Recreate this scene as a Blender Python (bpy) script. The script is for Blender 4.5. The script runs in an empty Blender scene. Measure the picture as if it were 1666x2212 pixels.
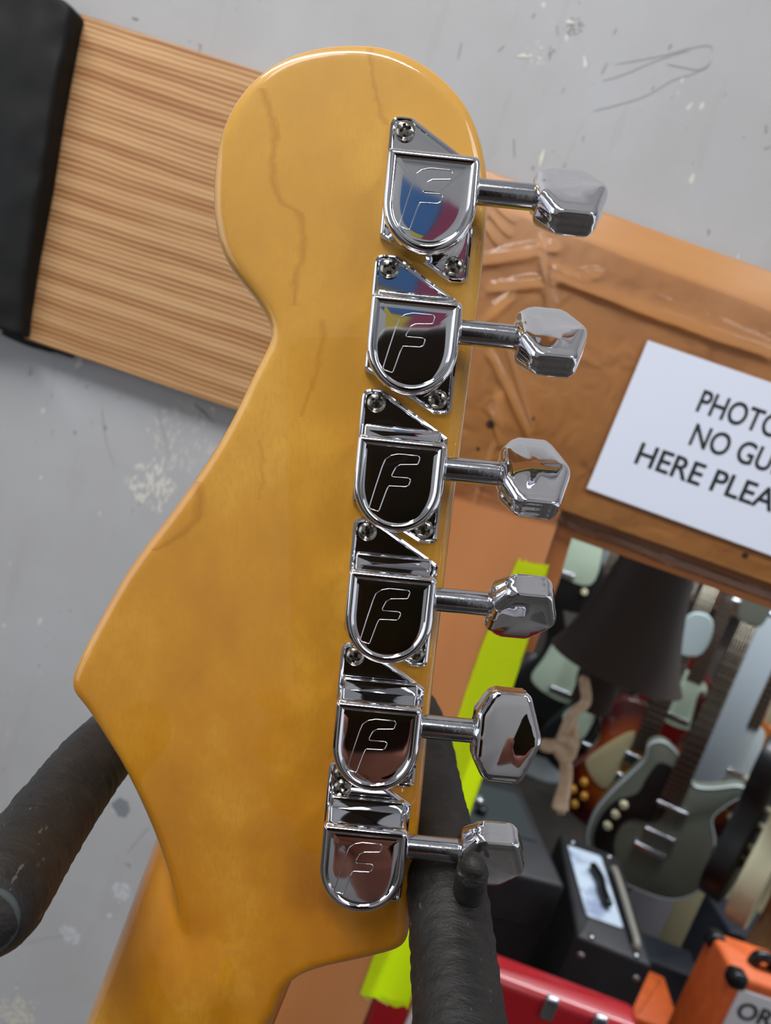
import bpy, bmesh, math, random
from mathutils import Vector, Matrix, noise
random.seed(4)
C = bpy.context.scene.collection
sc = bpy.context.scene
# ---------------------------------------------------------------- camera
FPX = 1536.0; CX, CY = 833.0, 1106.0
CAM = Vector((0, 0, 1.5))
pt, rl = math.radians(9), math.radians(19)
F = Vector((0, math.cos(pt), -math.sin(pt)))
R0 = Vector((1, 0, 0)); U0 = Vector((0, math.sin(pt), math.cos(pt)))
UP = math.cos(rl)*U0 - math.sin(rl)*R0
RT = math.cos(rl)*R0 + math.sin(rl)*U0
cd = bpy.data.cameras.new('camera'); cam = bpy.data.objects.new('camera', cd); C.objects.link(cam)
cam.matrix_world = Matrix(((RT.x, UP.x, -F.x, CAM.x), (RT.y, UP.y, -F.y, CAM.y), (RT.z, UP.z, -F.z, CAM.z), (0, 0, 0, 1)))
cd.sensor_fit = 'VERTICAL'; cd.sensor_height = 24.0; cd.lens = FPX/2212*24.0
cd.clip_start = 0.005; cd.clip_end = 50
cd.dof.use_dof = True; cd.dof.focus_distance = 0.137; cd.dof.aperture_fstop = (cd.lens/1000)/0.00115
sc.camera = cam
# ---------------------------------------------------------------- world and exposure
w = bpy.data.worlds.new('world'); sc.world = w; w.use_nodes = True
w.node_tree.nodes['Background'].inputs[0].default_value = (0.86, 0.90, 1.0, 1)
w.node_tree.nodes['Background'].inputs[1].default_value = 1.05
vs = sc.view_settings
vs.view_transform = 'Standard'; vs.look = 'None'; vs.gamma = 1; vs.use_curve_mapping = False; vs.exposure = -0.12
def area(name, loc, target, sx, sy, power, col=(1, 1, 1)):
    l = bpy.data.lights.new(name, 'AREA'); l.shape = 'RECTANGLE'; l.size = sx; l.size_y = sy; l.energy = power; l.color = col
    o = bpy.data.objects.new(name, l); C.objects.link(o); o.location = loc
    o.rotation_euler = (Vector(target)-Vector(loc)).to_track_quat('-Z', 'Y').to_euler(); return o
area('tube_light', (-0.55, -0.35, 2.45), (0.0, 0.2, 1.5), 1.3, 0.12, 14.5, (1.0, 0.98, 0.95))
area('tube_light', (0.9, -0.7, 2.45), (0.2, 0.2, 1.5), 1.3, 0.12, 4.5, (0.95, 0.97, 1.0))
area('left_fill', (-1.9, -0.8, 1.25), (-0.1, 0.35, 1.35), 1.3, 1.5, 8, (0.86, 0.93, 1.0))  # added cool fill from the left, no real window behind it
area('shop_tube_light', (1.1, 1.6, 2.6), (1.0, 2.0, 0.8), 1.5, 0.25, 64, (0.92, 0.96, 1.0))

def ray(x, y): return F + RT*((x-CX)/FPX) - UP*((y-CY)/FPX)
def P(x, y, d): return CAM + ray(x, y)*d
def plane_hit(x, y, o, n):
    r = ray(x, y); return CAM + r*((o-CAM).dot(n)/r.dot(n))
def ph(x, y, z): return plane_hit(x, y, Vector((0, 0, z)), Vector((0, 0, 1)))
# headstock frame: U right, V up, W towards the camera
ZH = 0.1415; th = math.radians(5.5)
GU = RT.copy(); GV = math.cos(th)*UP - math.sin(th)*F; GW = GU.cross(GV); GO = CAM + F*ZH
GM = Matrix(((GU.x, GV.x, GW.x, GO.x), (GU.y, GV.y, GW.y, GO.y), (GU.z, GV.z, GW.z, GO.z), (0, 0, 0, 1)))
def g(x, y, w=0.0):
    q = plane_hit(x, y, GO+GW*w, GW)-GO
    return Vector((q.dot(GU), q.dot(GV), w))
# wall frame: X along the wall, Y up, Z (n) towards the camera
wa = math.radians(-5)
WX = Vector((math.cos(wa), math.sin(wa), 0)); WZ = Vector((0, 0, 1)); WN = WX.cross(WZ)
WO = CAM + F*0.45
WM = Matrix(((WX.x, WZ.x, WN.x, WO.x), (WX.y, WZ.y, WN.y, WO.y), (WX.z, WZ.z, WN.z, WO.z), (0, 0, 0, 1)))
def wl(x, y, n=0.0):
    q = plane_hit(x, y, WO+WN*n, WN)-WO
    return Vector((q.dot(WX), q.dot(WZ), n))

# ---------------------------------------------------------------- materials
def lin(c):
    if isinstance(c, str): c = [int(c[i:i+2], 16)/255 for i in (0, 2, 4)]
    return tuple((v/12.92 if v <= .04045 else ((v+.055)/1.055)**2.4) for v in c)+(1,)
def mat(name, col, rough=0.5, metal=0.0, coat=0.0, col2=None, scale=20, stretch=(1, 1, 1), bump=0.0, bscale=200, bdist=0.001, spec=0.5, detail=4, bstretch=(1, 1, 1), lo=0.35, hi=0.65):
    m = bpy.data.materials.new(name); m.use_nodes = True; nt = m.node_tree; b = nt.nodes['Principled BSDF']
    b.inputs['Base Color'].default_value = lin(col); b.inputs['Roughness'].default_value = rough
    b.inputs['Metallic'].default_value = metal; b.inputs['Coat Weight'].default_value = coat; b.inputs['Coat Roughness'].default_value = 0.04
    b.inputs['Specular IOR Level'].default_value = spec
    tc = nt.nodes.new('ShaderNodeTexCoord')
    def ns(sc_, st, det):
        mp = nt.nodes.new('ShaderNodeMapping'); mp.inputs['Scale'].default_value = st
        nt.links.new(tc.outputs['Object'], mp.inputs['Vector'])
        n = nt.nodes.new('ShaderNodeTexNoise'); n.inputs['Scale'].default_value = sc_; n.inputs['Detail'].default_value = det
        nt.links.new(mp.outputs[0], n.inputs['Vector']); return n
    if col2 is not None:
        n = ns(scale, stretch, detail); r = nt.nodes.new('ShaderNodeValToRGB')
        r.color_ramp.elements[0].position = lo; r.color_ramp.elements[1].position = hi
        r.color_ramp.elements[0].color = lin(col); r.color_ramp.elements[1].color = lin(col2)
        nt.links.new(n.outputs['Fac'], r.inputs[0]); nt.links.new(r.outputs[0], b.inputs['Base Color'])
    if bump:
        n = ns(bscale, bstretch, 4); bp = nt.nodes.new('ShaderNodeBump'); bp.inputs['Strength'].default_value = bump; bp.inputs['Distance'].default_value = bdist
        nt.links.new(n.outputs['Fac'], bp.inputs['Height']); nt.links.new(bp.outputs[0], b.inputs['Normal'])
    return m
class NT:
    """small helper to write node maths"""
    def __init__(s, m): s.m = m; s.t = m.node_tree; s.b = s.t.nodes['Principled BSDF']; s.tc = s.t.nodes.new('ShaderNodeTexCoord').outputs['Object']
    def n(s, kind, **kw):
        x = s.t.nodes.new(kind)
        for k, v in kw.items(): setattr(x, k, v)
        return x
    def lk(s, a, b_): s.t.links.new(a, b_)
    def inp(s, sock, v):
        if hasattr(v, 'is_output') or isinstance(v, bpy.types.NodeSocket): s.lk(v, sock)
        else: sock.default_value = v
    def math(s, op, a, b_=0.0, c=0.0, clamp=False):
        x = s.n('ShaderNodeMath', operation=op); x.use_clamp = clamp
        for i, v in enumerate((a, b_, c)): s.inp(x.inputs[i], v)
        return x.outputs[0]
    def mapv(s, scale=(1, 1, 1), rot=(0, 0, 0), loc=(0, 0, 0)):
        x = s.n('ShaderNodeMapping'); s.lk(s.tc, x.inputs[0]); x.inputs['Scale'].default_value = scale; x.inputs['Rotation'].default_value = rot; x.inputs['Location'].default_value = loc
        return x.outputs[0]
    def noise(s, scale, v=None, detail=4, rough=.5):
        x = s.n('ShaderNodeTexNoise'); s.lk(v if v is not None else s.tc, x.inputs['Vector']); x.inputs['Scale'].default_value = scale; x.inputs['Detail'].default_value = detail; x.inputs['Roughness'].default_value = rough
        return x.outputs['Fac']
    def ramp(s, f, stops):
        x = s.n('ShaderNodeValToRGB'); s.inp(x.inputs[0], f); e = x.color_ramp.elements
        while len(e) < len(stops): e.new(0.5)
        for i, (p, c) in enumerate(stops): e[i].position = p; e[i].color = lin(c) if isinstance(c, str) or len(c) == 3 else c
        return x.outputs[0]
    def mix(s, f, a, b_):
        x = s.n('ShaderNodeMix', data_type='RGBA'); s.inp(x.inputs[0], f)
        for k, v in ((6, a), (7, b_)): s.inp(x.inputs[k], lin(v) if isinstance(v, str) else v)
        return x.outputs[2]
    def sep(s, v=None):
        x = s.n('ShaderNodeSeparateXYZ'); s.lk(v if v is not None else s.tc, x.inputs[0]); return x.outputs
    def bump(s, h, st, dist):
        x = s.n('ShaderNodeBump'); x.inputs['Strength'].default_value = st; x.inputs['Distance'].default_value = dist
        s.lk(h, x.inputs['Height']); s.lk(x.outputs[0], s.b.inputs['Normal'])
    def spots(s, c, r, soft=0.3):
        """1 inside a disc around c (object coordinates), ragged by noise"""
        x = s.n('ShaderNodeVectorMath', operation='DISTANCE'); s.lk(s.tc, x.inputs[0]); x.inputs[1].default_value = c
        return s.math('SUBTRACT', 1.0, s.math('DIVIDE', x.outputs['Value'], r), clamp=True)

def polycurve_mask(N, pts, wdt, wob, wobscale=260):
    """dark line through pts (object x as a function of object y)"""
    pts = sorted(pts, key=lambda p: p[1]); y0, y1 = pts[0][1], pts[-1][1]
    xs = [p[0] for p in pts]; x0, x1 = min(xs)-.001, max(xs)+.001
    X, Y, Z = N.sep()
    t = N.math('DIVIDE', N.math('SUBTRACT', Y, y0), y1-y0)
    fc = N.n('ShaderNodeFloatCurve'); cv = fc.mapping.curves[0]
    q = [((p[1]-y0)/(y1-y0), (p[0]-x0)/(x1-x0)) for p in pts]
    cv.points[0].location = q[0]; cv.points[1].location = q[-1]
    for a in q[1:-1]: cv.points.new(*a)
    fc.mapping.update(); N.lk(t, fc.inputs['Value'])
    xc = N.math('MULTIPLY_ADD', fc.outputs[0], x1-x0, x0)
    nz = N.math('MULTIPLY', N.math('SUBTRACT', N.noise(wobscale), .5), wob)
    d = N.math('ABSOLUTE', N.math('SUBTRACT', N.math('ADD', X, nz), xc))
    m = N.math('SUBTRACT', 1.0, N.math('DIVIDE', d, wdt), clamp=True)
    inside = N.math('MULTIPLY', N.math('GREATER_THAN', t, 0.0), N.math('LESS_THAN', t, 1.0))
    return N.math('MULTIPLY', m, inside)

def maple_material():
    m = mat('amber_maple', 'D8973A', 0.36, coat=1.0, spec=.3); N = NT(m); N.b.inputs['Coat Roughness'].default_value = 0.03
    big = N.noise(38, N.mapv((1, .7, 1)), 5, .6)
    c = N.ramp(big, [(.34, 'B06C04'), (.5, 'C07E0C'), (.66, 'D4982C')])
    fleck = N.noise(1500, N.mapv((1, .28, 1)), 2)
    c = N.mix(N.math('MULTIPLY', N.math('GREATER_THAN', fleck, .55), .30), c, 'B87425')
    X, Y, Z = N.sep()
    # paler towards the crown of the headstock, deeper amber at the heel: shade painted into the base colour
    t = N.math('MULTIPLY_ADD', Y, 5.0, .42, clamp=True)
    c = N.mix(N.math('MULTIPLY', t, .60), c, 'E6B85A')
    for pts, wd, k in (
        ([(565, 190), (585, 250), (595, 300), (588, 360), (596, 410), (618, 445), (650, 470), (655, 530), (640, 600), (634, 660)], .0011, .36),
        ([(800, 100), (803, 150), (812, 200), (835, 270)], .0008, .30),
        ([(700, 690), (690, 780), (668, 850), (650, 900)], .0009, .28),
        ([(560, 950), (568, 1010), (560, 1080)], .0006, .25),
        ([(425, 1040), (430, 1100), (408, 1140), (360, 1175), (330, 1190)], .0016, .45)):
        gp = [g(*p) for p in pts]
        k_ = polycurve_mask(N, [(p.x, p.y) for p in gp], wd, .0024, 420)
        c = N.mix(N.math('MULTIPLY', k_, k), c, '9A5A12')
    N.lk(c, N.b.inputs['Base Color'])
    N.bump(fleck, .10, .0003)
    return m

CHROME = mat('chrome', 'DEDEE2', 0.045, 1.0)
CHROME_SOFT = mat('dulled_chrome', 'B4B6BC', 0.16, 1.0, bump=.1, bscale=900, bdist=.0003)
STEEL = mat('screw_steel', '9A958C', 0.2, 1.0)
BLACKP = mat('black_plastic', '0B0C0E', 0.35)
DARK = mat('dark_recess', '050505', 0.7)
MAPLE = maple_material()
ROSE = mat('rosewood', '3A2318', 0.5, col2='24140E', scale=60, stretch=(1, .1, 1))

# ---------------------------------------------------------------- mesh helpers
def link(name, bm, m, parent=None, smooth=True, angle=None):
    me = bpy.data.meshes.new(name); bmesh.ops.recalc_face_normals(bm, faces=bm.faces[:]); bm.to_mesh(me); bm.free()
    if m is not None: me.materials.append(m)
    o = bpy.data.objects.new(name, me); C.objects.link(o)
    if smooth:
        for p in me.polygons: p.use_smooth = len(p.vertices) <= 4
        if angle: me.set_sharp_from_angle(angle=math.radians(angle))
    if parent is not None: o.parent = parent
    return o
def empty(name, mw=None, loc=None, rz=0):
    o = bpy.data.objects.new(name, None); C.objects.link(o); o.empty_display_size = .02
    if mw is not None: o.matrix_world = mw
    if loc is not None: o.location = loc; o.rotation_euler = (0, 0, rz)
    return o
def tag(o, label=None, cat=None, group=None, kind=None):
    if label: o['label'] = label
    if cat: o['category'] = cat
    if group: o['group'] = group
    if kind: o['kind'] = kind
    return o
def part(o, label): o['label'] = label; return o
def rpoly(pts, rad, n=6):
    """round the corners of a polygon; rad one number or one per corner"""
    out = []; k = len(pts); pts = [Vector((p[0], p[1])) for p in pts]
    for i in range(k):
        r = rad[i] if isinstance(rad, (list, tuple)) else rad
        a, b, c = pts[i-1], pts[i], pts[(i+1) % k]
        d1 = (a-b); d2 = (c-b); l1, l2 = d1.length, d2.length; d1 /= l1; d2 /= l2
        ang = d1.angle(d2)
        if r <= 0 or ang > 3.12: out.append(b.copy()); continue
        t = min(r/math.tan(ang/2), l1*.48, l2*.48)
        p1, p2 = b+d1*t, b+d2*t
        for j in range(n+1):
            s = j/n; out.append((1-s)**2*p1+2*s*(1-s)*b+s*s*p2)
    return out
def cr(pts, n=6, closed=True):
    """Catmull-Rom through points"""
    pts = [Vector(p) for p in pts]; k = len(pts); out = []
    for i in range(k if closed else k-1):
        if closed: a, b, c, d = pts[i-1], pts[i], pts[(i+1) % k], pts[(i+2) % k]
        else: a, b, c, d = pts[max(i-1, 0)], pts[i], pts[i+1], pts[min(i+2, k-1)]
        for j in range(n):
            t = j/n
            out.append(.5*((2*b)+(c-a)*t+(2*a-5*b+4*c-d)*t*t+(3*b-a-3*c+d)*t**3))
    if not closed: out.append(pts[-1])
    return out
def inset(pts, d):
    k = len(pts); out = []
    ar = sum(pts[i-1].x*pts[i].y-pts[i].x*pts[i-1].y for i in range(k)); s = 1 if ar > 0 else -1
    for i in range(k):
        e1 = (pts[i]-pts[i-1]); e2 = (pts[(i+1) % k]-pts[i])
        if e1.length < 1e-9: e1 = e2
        if e2.length < 1e-9: e2 = e1
        n1 = Vector((-e1.y, e1.x)).normalized()*s; n2 = Vector((-e2.y, e2.x)).normalized()*s
        nn = (n1+n2); nn = nn.normalized() if nn.length > 1e-6 else n1
        out.append(pts[i]+nn*d/max(.5, nn.dot(n1)))
    return out
def loft(bm, rings, closed=True, cap0=True, cap1=True, M=None):
    vs_ = [[bm.verts.new(M @ Vector(p) if M else Vector(p)) for p in r] for r in rings]
    k = len(vs_[0])
    for a, b in zip(vs_, vs_[1:]):
        for i in range(k if closed else k-1):
            bm.faces.new((a[i], a[(i+1) % k], b[(i+1) % k], b[i]))
    if cap0: bm.faces.new(vs_[0][::-1])
    if cap1: bm.faces.new(vs_[-1])
    return vs_
def slab(bm, pts, z0, z1, bev=0.0, M=None, seg=3):
    """extruded outline with rounded rims"""
    pts = [Vector((p[0], p[1])) for p in pts]
    if bev <= 0: rs = [(0, z0), (0, z1)]
    else:
        rs = [(bev*(1-math.sin(a)), z0+bev*(1-math.cos(a))) for a in [math.pi/2*i/seg for i in range(seg+1)]]
        rs += [(bev*(1-math.cos(a)), z1-bev*(1-math.sin(a))) for a in [math.pi/2*i/seg for i in range(seg+1)]]
    loft(bm, [[(p.x, p.y, z) for p in (inset(pts, d) if d > 1e-7 else pts)] for d, z in rs], M=M)
def box(bm, c, s, M=None, bev=0):
    x, y, z = (v/2 for v in s); c = Vector(c)
    pts = [(-x, -y), (x, -y), (x, y), (-x, y)]
    if bev: pts = [(p.x, p.y) for p in rpoly(pts, bev, 3)]
    slab(bm, [(p[0]+c.x, p[1]+c.y) for p in pts], c.z-z, c.z+z, bev, M)
def tube(bm, pts, r, n=12, cap=True, M=None, rounded=False):
    pts = [Vector(p) for p in pts]; k = len(pts)
    rr = r if isinstance(r, (list, tuple)) else [r]*k
    rings = []; prev = None
    for i in range(k):
        t = (pts[min(i+1, k-1)]-pts[max(i-1, 0)]).normalized()
        if prev is None:
            a = t.orthogonal().normalized()
        else:
            a = (prev - t*prev.dot(t)).normalized()
        prev = a; b = t.cross(a)
        rings.append([pts[i]+(a*math.cos(q)+b*math.sin(q))*rr[i] for q in [2*math.pi*j/n for j in range(n)]])
    if rounded:
        for end, sg in ((0, -1), (-1, 1)):
            t = (pts[1]-pts[0]).normalized() if end == 0 else (pts[-1]-pts[-2]).normalized()
            base = rings[end]; c = pts[end]; ex = []
            for q in (.35, .65, .9, .99): ex.append([c+(p-c)*math.sqrt(1-q*q)+t*sg*q*rr[end] for p in base])
            rings = (ex[::-1]+rings) if end == 0 else rings+ex
    loft(bm, rings, cap0=cap, cap1=cap, M=M)
def cyl(bm, p0, p1, r, n=20, M=None, bev=0):
    p0 = Vector(p0); p1 = Vector(p1); t = (p1-p0).normalized()
    if bev: tube(bm, [p0, p0+t*bev*.3, p0+t*bev, p1-t*bev, p1-t*bev*.3, p1], [r-bev, r-bev*.3, r, r, r-bev*.3, r-bev], n, M=M)
    else: tube(bm, [p0, p1], r, n, M=M)
def lathe(bm, prof, n=24, M=None, cap0=True, cap1=True):
    loft(bm, [[(r*math.cos(2*math.pi*j/n), r*math.sin(2*math.pi*j/n), z) for j in range(n)] for r, z in prof], M=M, cap0=cap0, cap1=cap1)
def T(*a): return Matrix.Translation(Vector(a))
def Rz(a): return Matrix.Rotation(a, 4, 'Z')
def Rx(a): return Matrix.Rotation(a, 4, 'X')

# ================================================================ THE SETTING
def wall_material():
    m = mat('painted_plaster', 'A9A9AB', 0.55, spec=.35); N = NT(m)
    a = N.noise(5, None, 5, .6)
    c = N.ramp(a, [(.3, 'A5A4A3'), (.55, 'AFAFB1'), (.75, 'B6B7BC')])
    st = N.noise(60, N.mapv((1, .15, 1), (0, 0, .25)), 4)
    c = N.mix(N.math('MULTIPLY', N.math('GREATER_THAN', st, .62), .10), c, '8E8A86')
    sp = N.noise(170, N.mapv((1, .55, 1)), 2)
    region = N.math('GREATER_THAN', N.noise(11), .47)
    c = N.mix(N.math('MULTIPLY', N.math('MULTIPLY', N.math('GREATER_THAN', sp, .72), region), .55), c, '77716B')
    sp2 = N.noise(120, N.mapv((1, .6, 1), loc=(3, 1, 2)), 2)
    c = N.mix(N.math('MULTIPLY', N.math('MULTIPLY', N.math('GREATER_THAN', sp2, .735), region), .8), c, 'D5D1C8')
    def patch(px, py, r, col, k, nscale=160, thr=.5, st_=(1, 1, 1)):
        nonlocal c
        q = wl(px, py, -.02); s = N.spots((q.x, q.y, q.z), r)
        edge = N.math('ADD', s, N.math('MULTIPLY', N.math('SUBTRACT', N.noise(75, None, 5, .65), .5), 2.0))
        f = N.math('MULTIPLY', N.math('GREATER_THAN', edge, .42), N.math('GREATER_THAN', s, .02))
        f = N.math('MULTIPLY', f, N.math('GREATER_THAN', N.noise(nscale, N.mapv(st_), 2), thr))
        c = N.mix(N.math('MULTIPLY', f, k), c, col)
    patch(330, 1045, .030, 'D9D6CA', .7, 420, .50, (1, .45, 1)); patch(400, 950, .040, 'CFCBBE', .5, 420, .58, (1, .45, 1))
    patch(265, 1745, .011, '6F737C', .8, 400, .30); patch(35, 2190, .024, 'CFC9B4', .7, 260, .5)
    patch(150, 2015, .012, 'C9CAD0', .7, 300, .45); patch(262, 1925, .010, 'C9CAD0', .7, 300, .45)
    patch(1160, 120, .010, 'DAD7CE', .8, 500, .6); patch(1240, 55, .008, '7A7069', .7, 500, .5)
    N.lk(c, N.b.inputs['Base Color'])
    h = N.math('ADD', N.math('MULTIPLY', N.noise(70), .6), N.math('MULTIPLY', N.math('GREATER_THAN', N.noise(200, None, 1), .74), .5))
    N.bump(h, .35, .0015)
    return m
WALLM = wall_material()
bm = bmesh.new()
# wall as an L: above the rail, and left of the post
tl = wl(-1500, -1800, -.02); A = wl(1210, 900, -.02)
a0 = wl(820, 1000, -.02)
zf = -WO.z
pts = [(-1.6, zf), (a0.x, zf), (a0.x, a0.y), (2.4, a0.y), (2.4, 1.35), (-1.6, 1.35)]
slab(bm, pts, -.12, -.02)
o = link('wall_front', bm, WALLM, smooth=False); o.matrix_world = WM; tag(o, 'grey painted plaster wall with scuffs and paint chips', 'wall', kind='structure')
FLM = mat('shop_floor', '3B3834', .5, col2='4A453F', scale=6)
bm = bmesh.new(); slab(bm, [(-5, -4), (6, -4), (6, 6.2), (-5, 6.2)], -.05, 0.0)
tag(link('floor', bm, FLM, smooth=False), 'dark shop floor', 'floor', kind='structure')
WHM = mat('ceiling_white', 'D9D9DA', .8)
bm = bmesh.new(); slab(bm, [(-5, -4), (6, -4), (6, 6.2), (-5, 6.2)], 2.72, 2.8)
tag(link('ceiling', bm, WHM, smooth=False), 'white shop ceiling', 'ceiling', kind='structure')
bm = bmesh.new(); slab(bm, [(-2.4, -1.7), (2.4, -1.7), (2.4, -1.6), (-2.4, -1.6)], 0, 2.72)
tag(link('wall_back', bm, mat('back_wall_paint', 'C4C3C0', .8), smooth=False), 'pale wall behind the photographer', 'wall', kind='structure')
bm = bmesh.new(); slab(bm, [(-5, 4.3), (6, 4.3), (6, 4.4), (-5, 4.4)], 0, 2.72)
tag(link('wall_far', bm, mat('far_wall_paint', '6B625A', .8, col2='4B443F', scale=3), smooth=False), 'dim brown far wall of the guitar shop', 'wall', kind='structure')

# --- pencil scribble and scratches on the wall (real thin marks)
def ribbon(pts, wdt, m, parent, name='scratch', n=-.0197):
    b = bmesh.new(); q = [wl(x, y, n) for x, y in pts]; L = []
    for i, p in enumerate(q):
        t = (q[min(i+1, len(q)-1)]-q[max(i-1, 0)]).normalized(); s = Vector((-t.y, t.x, 0))*wdt/2
        if i in (0, len(q)-1): s *= .3
        L.append((b.verts.new(p+s), b.verts.new(p-s)))
    for a, c in zip(L, L[1:]): b.faces.new((a[0], a[1], c[1], c[0]))
    return link(name, b, m, parent)
wall = o = bpy.data.objects['wall_front']
PENCIL = mat('pencil_mark', '97989A', .6); WHITE_CHIP = mat('paint_chip', 'D8D5CA', .6); DK = mat('dent_mark', '6E6A66', .6)
for pp in ([(1300, 175), (1350, 160), (1400, 138), (1450, 120), (1490, 107)], [(1330, 138), (1380, 130), (1440, 118), (1490, 104), (1535, 98), (1537, 112)],
           [(1280, 240), (1340, 225), (1400, 205), (1450, 175), (1500, 158), (1535, 137)], [(1440, 138), (1480, 146), (1520, 150), (1537, 128)],
           [(220, 880), (226, 940), (248, 1010)], [(50, 2040), (110, 2025), (170, 2020)], [(275, 1845), (300, 1810), (325, 1785)], [(342, 870), (345, 905), (360, 960), (368, 1000)]):
    ribbon([tuple(v) for v in cr([Vector(p) for p in pp], 4, False)], .0004, PENCIL, wall)
for pp in ([(1166, 360), (1170, 340), (1176, 322)], [(1117, 122), (1130, 119), (1142, 123)], [(1222, 49), (1230, 46), (1240, 50)], [(1262, 120), (1265, 140), (1264, 147)]):
    ribbon(pp, .0022, WHITE_CHIP, wall, 'paint_chip')
for pp in ([(1110, 300), (1112, 340)], [(1300, 160), (1312, 135)], [(1325, 75), (1333, 60)], [(1203, 55), (1206, 76)], [(1075, 112), (1090, 98)], [(990, 128), (997, 92)], [(1186, 118), (1190, 100)], [(418, 870), (440, 890), (462, 912)], [(285, 38), (292, 41), (300, 42)], [(1215, 200), (1220, 190)]):
    ribbon(pp, .0012, DK, wall, 'dent')

# --- pine plank (left)
def pine_material():
    m = mat('sawn_pine', 'B98A55', .62, spec=.3); N = NT(m)
    X, Y, Z = N.sep()
    wob = N.math('MULTIPLY', N.noise(7, N.mapv((.5, 1, 1))), .014)
    wob2 = N.math('MULTIPLY', N.noise(60, N.mapv((.25, 1, 1))), .0012)
    y = N.math('ADD', N.math('ADD', Y, wob), wob2)
    s = N.math('SINE', N.math('MULTIPLY', y, 2*math.pi/.0031))
    s2 = N.math('SINE', N.math('MULTIPLY', y, 2*math.pi/.0171))
    f = N.math('MULTIPLY_ADD', s, .34, N.math('MULTIPLY_ADD', s2, .16, .5))
    f = N.math('ADD', f, N.math('MULTIPLY', N.math('SUBTRACT', N.noise(150, N.mapv((.05, 1, 1))), .5), .9))
    c = N.ramp(f, [(.12, '86532E'), (.42, 'B98858'), (.85, 'D2AC7E')])
    c = N.mix(N.math('MULTIPLY', N.math('SUBTRACT', N.noise(20, N.mapv((.15, 1, 1))), .3), .9, clamp=True), c, 'A87448')
    N.lk(c, N.b.inputs['Base Color']); N.bump(f, .5, .0006)
    return m
def vpoly(px, n): return [(wl(x, y, n).x, wl(x, y, n).y) for x, y in px]
bm = bmesh.new(); pl = vpoly([(150, 20), (800, 228), (800, 985), (40, 728)], 0.0)
slab(bm, rpoly(pl, .005), -.022, 0.0, .0022)
o = link('pine_plank', bm, pine_material(), angle=20); o.matrix_world = WM
tag(o, 'unvarnished straight-grained pine plank on the wall behind the guitar headstock', 'plank')
# --- black leather wrap on the plank's end
LEATHER = mat('black_leather', '0B0B0B', .62, col2='161615', scale=14, bump=.5, bscale=900, bdist=.0004, spec=.25)
NT_ = LEATHER.node_tree
bm = bmesh.new()
op = vpoly([(-260, -130), (60, -45), (140, 0), (160, 18), (150, 60), (118, 230), (92, 400), (62, 560), (42, 690), (40, 728), (22, 722), (-60, 690), (-300, 610)], .012)
pp = rpoly(op, .004, 4)
slab(bm, pp, -.02, .013, .003, seg=3)
me = bpy.data.meshes.new('tmp'); bm.to_mesh(me); bm.free(); tmp = bpy.data.objects.new('tmp', me); C.objects.link(tmp)
md = tmp.modifiers.new('r', 'REMESH'); md.mode = 'VOXEL'; md.voxel_size = .0016
ms = tmp.modifiers.new('s', 'SMOOTH'); ms.factor = .5; ms.iterations = 3
me2 = bpy.data.meshes.new_from_object(tmp.evaluated_get(bpy.context.evaluated_depsgraph_get())); bpy.data.objects.remove(tmp)
bm = bmesh.new(); bm.from_mesh(me2)
for v in bm.verts:
    if v.co.z > .004: v.co.z += .0050*noise.noise(Vector((v.co.x*20, v.co.y*13, 1.3)))+.0018*noise.noise(v.co*55)
o = link('leather_cover', bm, LEATHER); o.matrix_world = WM
bm = bmesh.new(); tube(bm, cr([wl(x, y, -.010) for x, y in ((10, 716), (60, 738), (110, 752), (158, 768))], 4, False), [.003]*9+[.002]*4, 10); part(link('under_flap', bm, LEATHER, o), 'dark flap edge under the plank')
tag(o, 'black leather cover wrapped around the left end of the pine plank', 'cover')

# --- varnished frame of the doorway
def varnish_material():
    m = mat('varnished_pine', 'B97A3C', .42, coat=.35); N = NT(m); N.b.inputs['Coat Roughness'].default_value = .2
    a = N.noise(26, N.mapv((.18, 1, 1)), 5, .55); b2 = N.noise(4)
    c = N.ramp(a, [(.25, 'B9793A'), (.5, 'C68846'), (.75, 'CB9152')])
    c = N.mix(N.math('MULTIPLY', N.math('GREATER_THAN', N.noise(90, N.mapv((.5, .5, 1)), 2), .74), .3), c, 'DDB080')
    for x, y, r in ((1060, 917, .0022), (1033, 970, .001), (1610, 1200, .0016), (1152, 905, .0008)):
        q = wl(x, y); k = N.math('MULTIPLY', N.spots((q.x, q.y, 0), r*1.6), 2.2, clamp=True)
        c = N.mix(k, c, '3A2010')
    N.lk(c, N.b.inputs['Base Color'])
    return m
VARN = varnish_material()
VEDGE = mat('varnished_edge', 'A0602F', .45, coat=.3, col2='AE6E3C', scale=25, stretch=(.2, 1, 1))
frame = empty('door_frame', WM); tag(frame, 'varnished orange pine frame around the opening to the guitar shop', 'frame', kind='structure')
bm = bmesh.new(); q = vpoly([(1040, 363), (1075, 375), (1666, 585), (2600, 930), (2600, 1660), (1666, 1262), (1215, 1103), (900, 1000)], 0)
slab(bm, rpoly(q, [.004, 0, 0, 0, 0, 0, .003, .003]), -.012, 0, .0015)
part(link('head_rail', bm, VARN, frame, angle=20), 'broad varnished rail above the opening')
bm = bmesh.new(); q = vpoly([(1040, 363), (1130, 1070), (1215, 1103), (1183, 1200), (1122, 1380), (1003, 1690), (793, 2190), (650, 2560), (100, 2700), (560, 1900), (850, 1000)], -.0005)
slab(bm, q, -.0118, -.0005, .001)
part(link('side_post', bm, mat('post_varnish', 'B87440', .42, coat=.3, col2='C08050', scale=14, stretch=(1, .2, 1)), frame, angle=20), 'varnished upright post of the frame')
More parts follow.
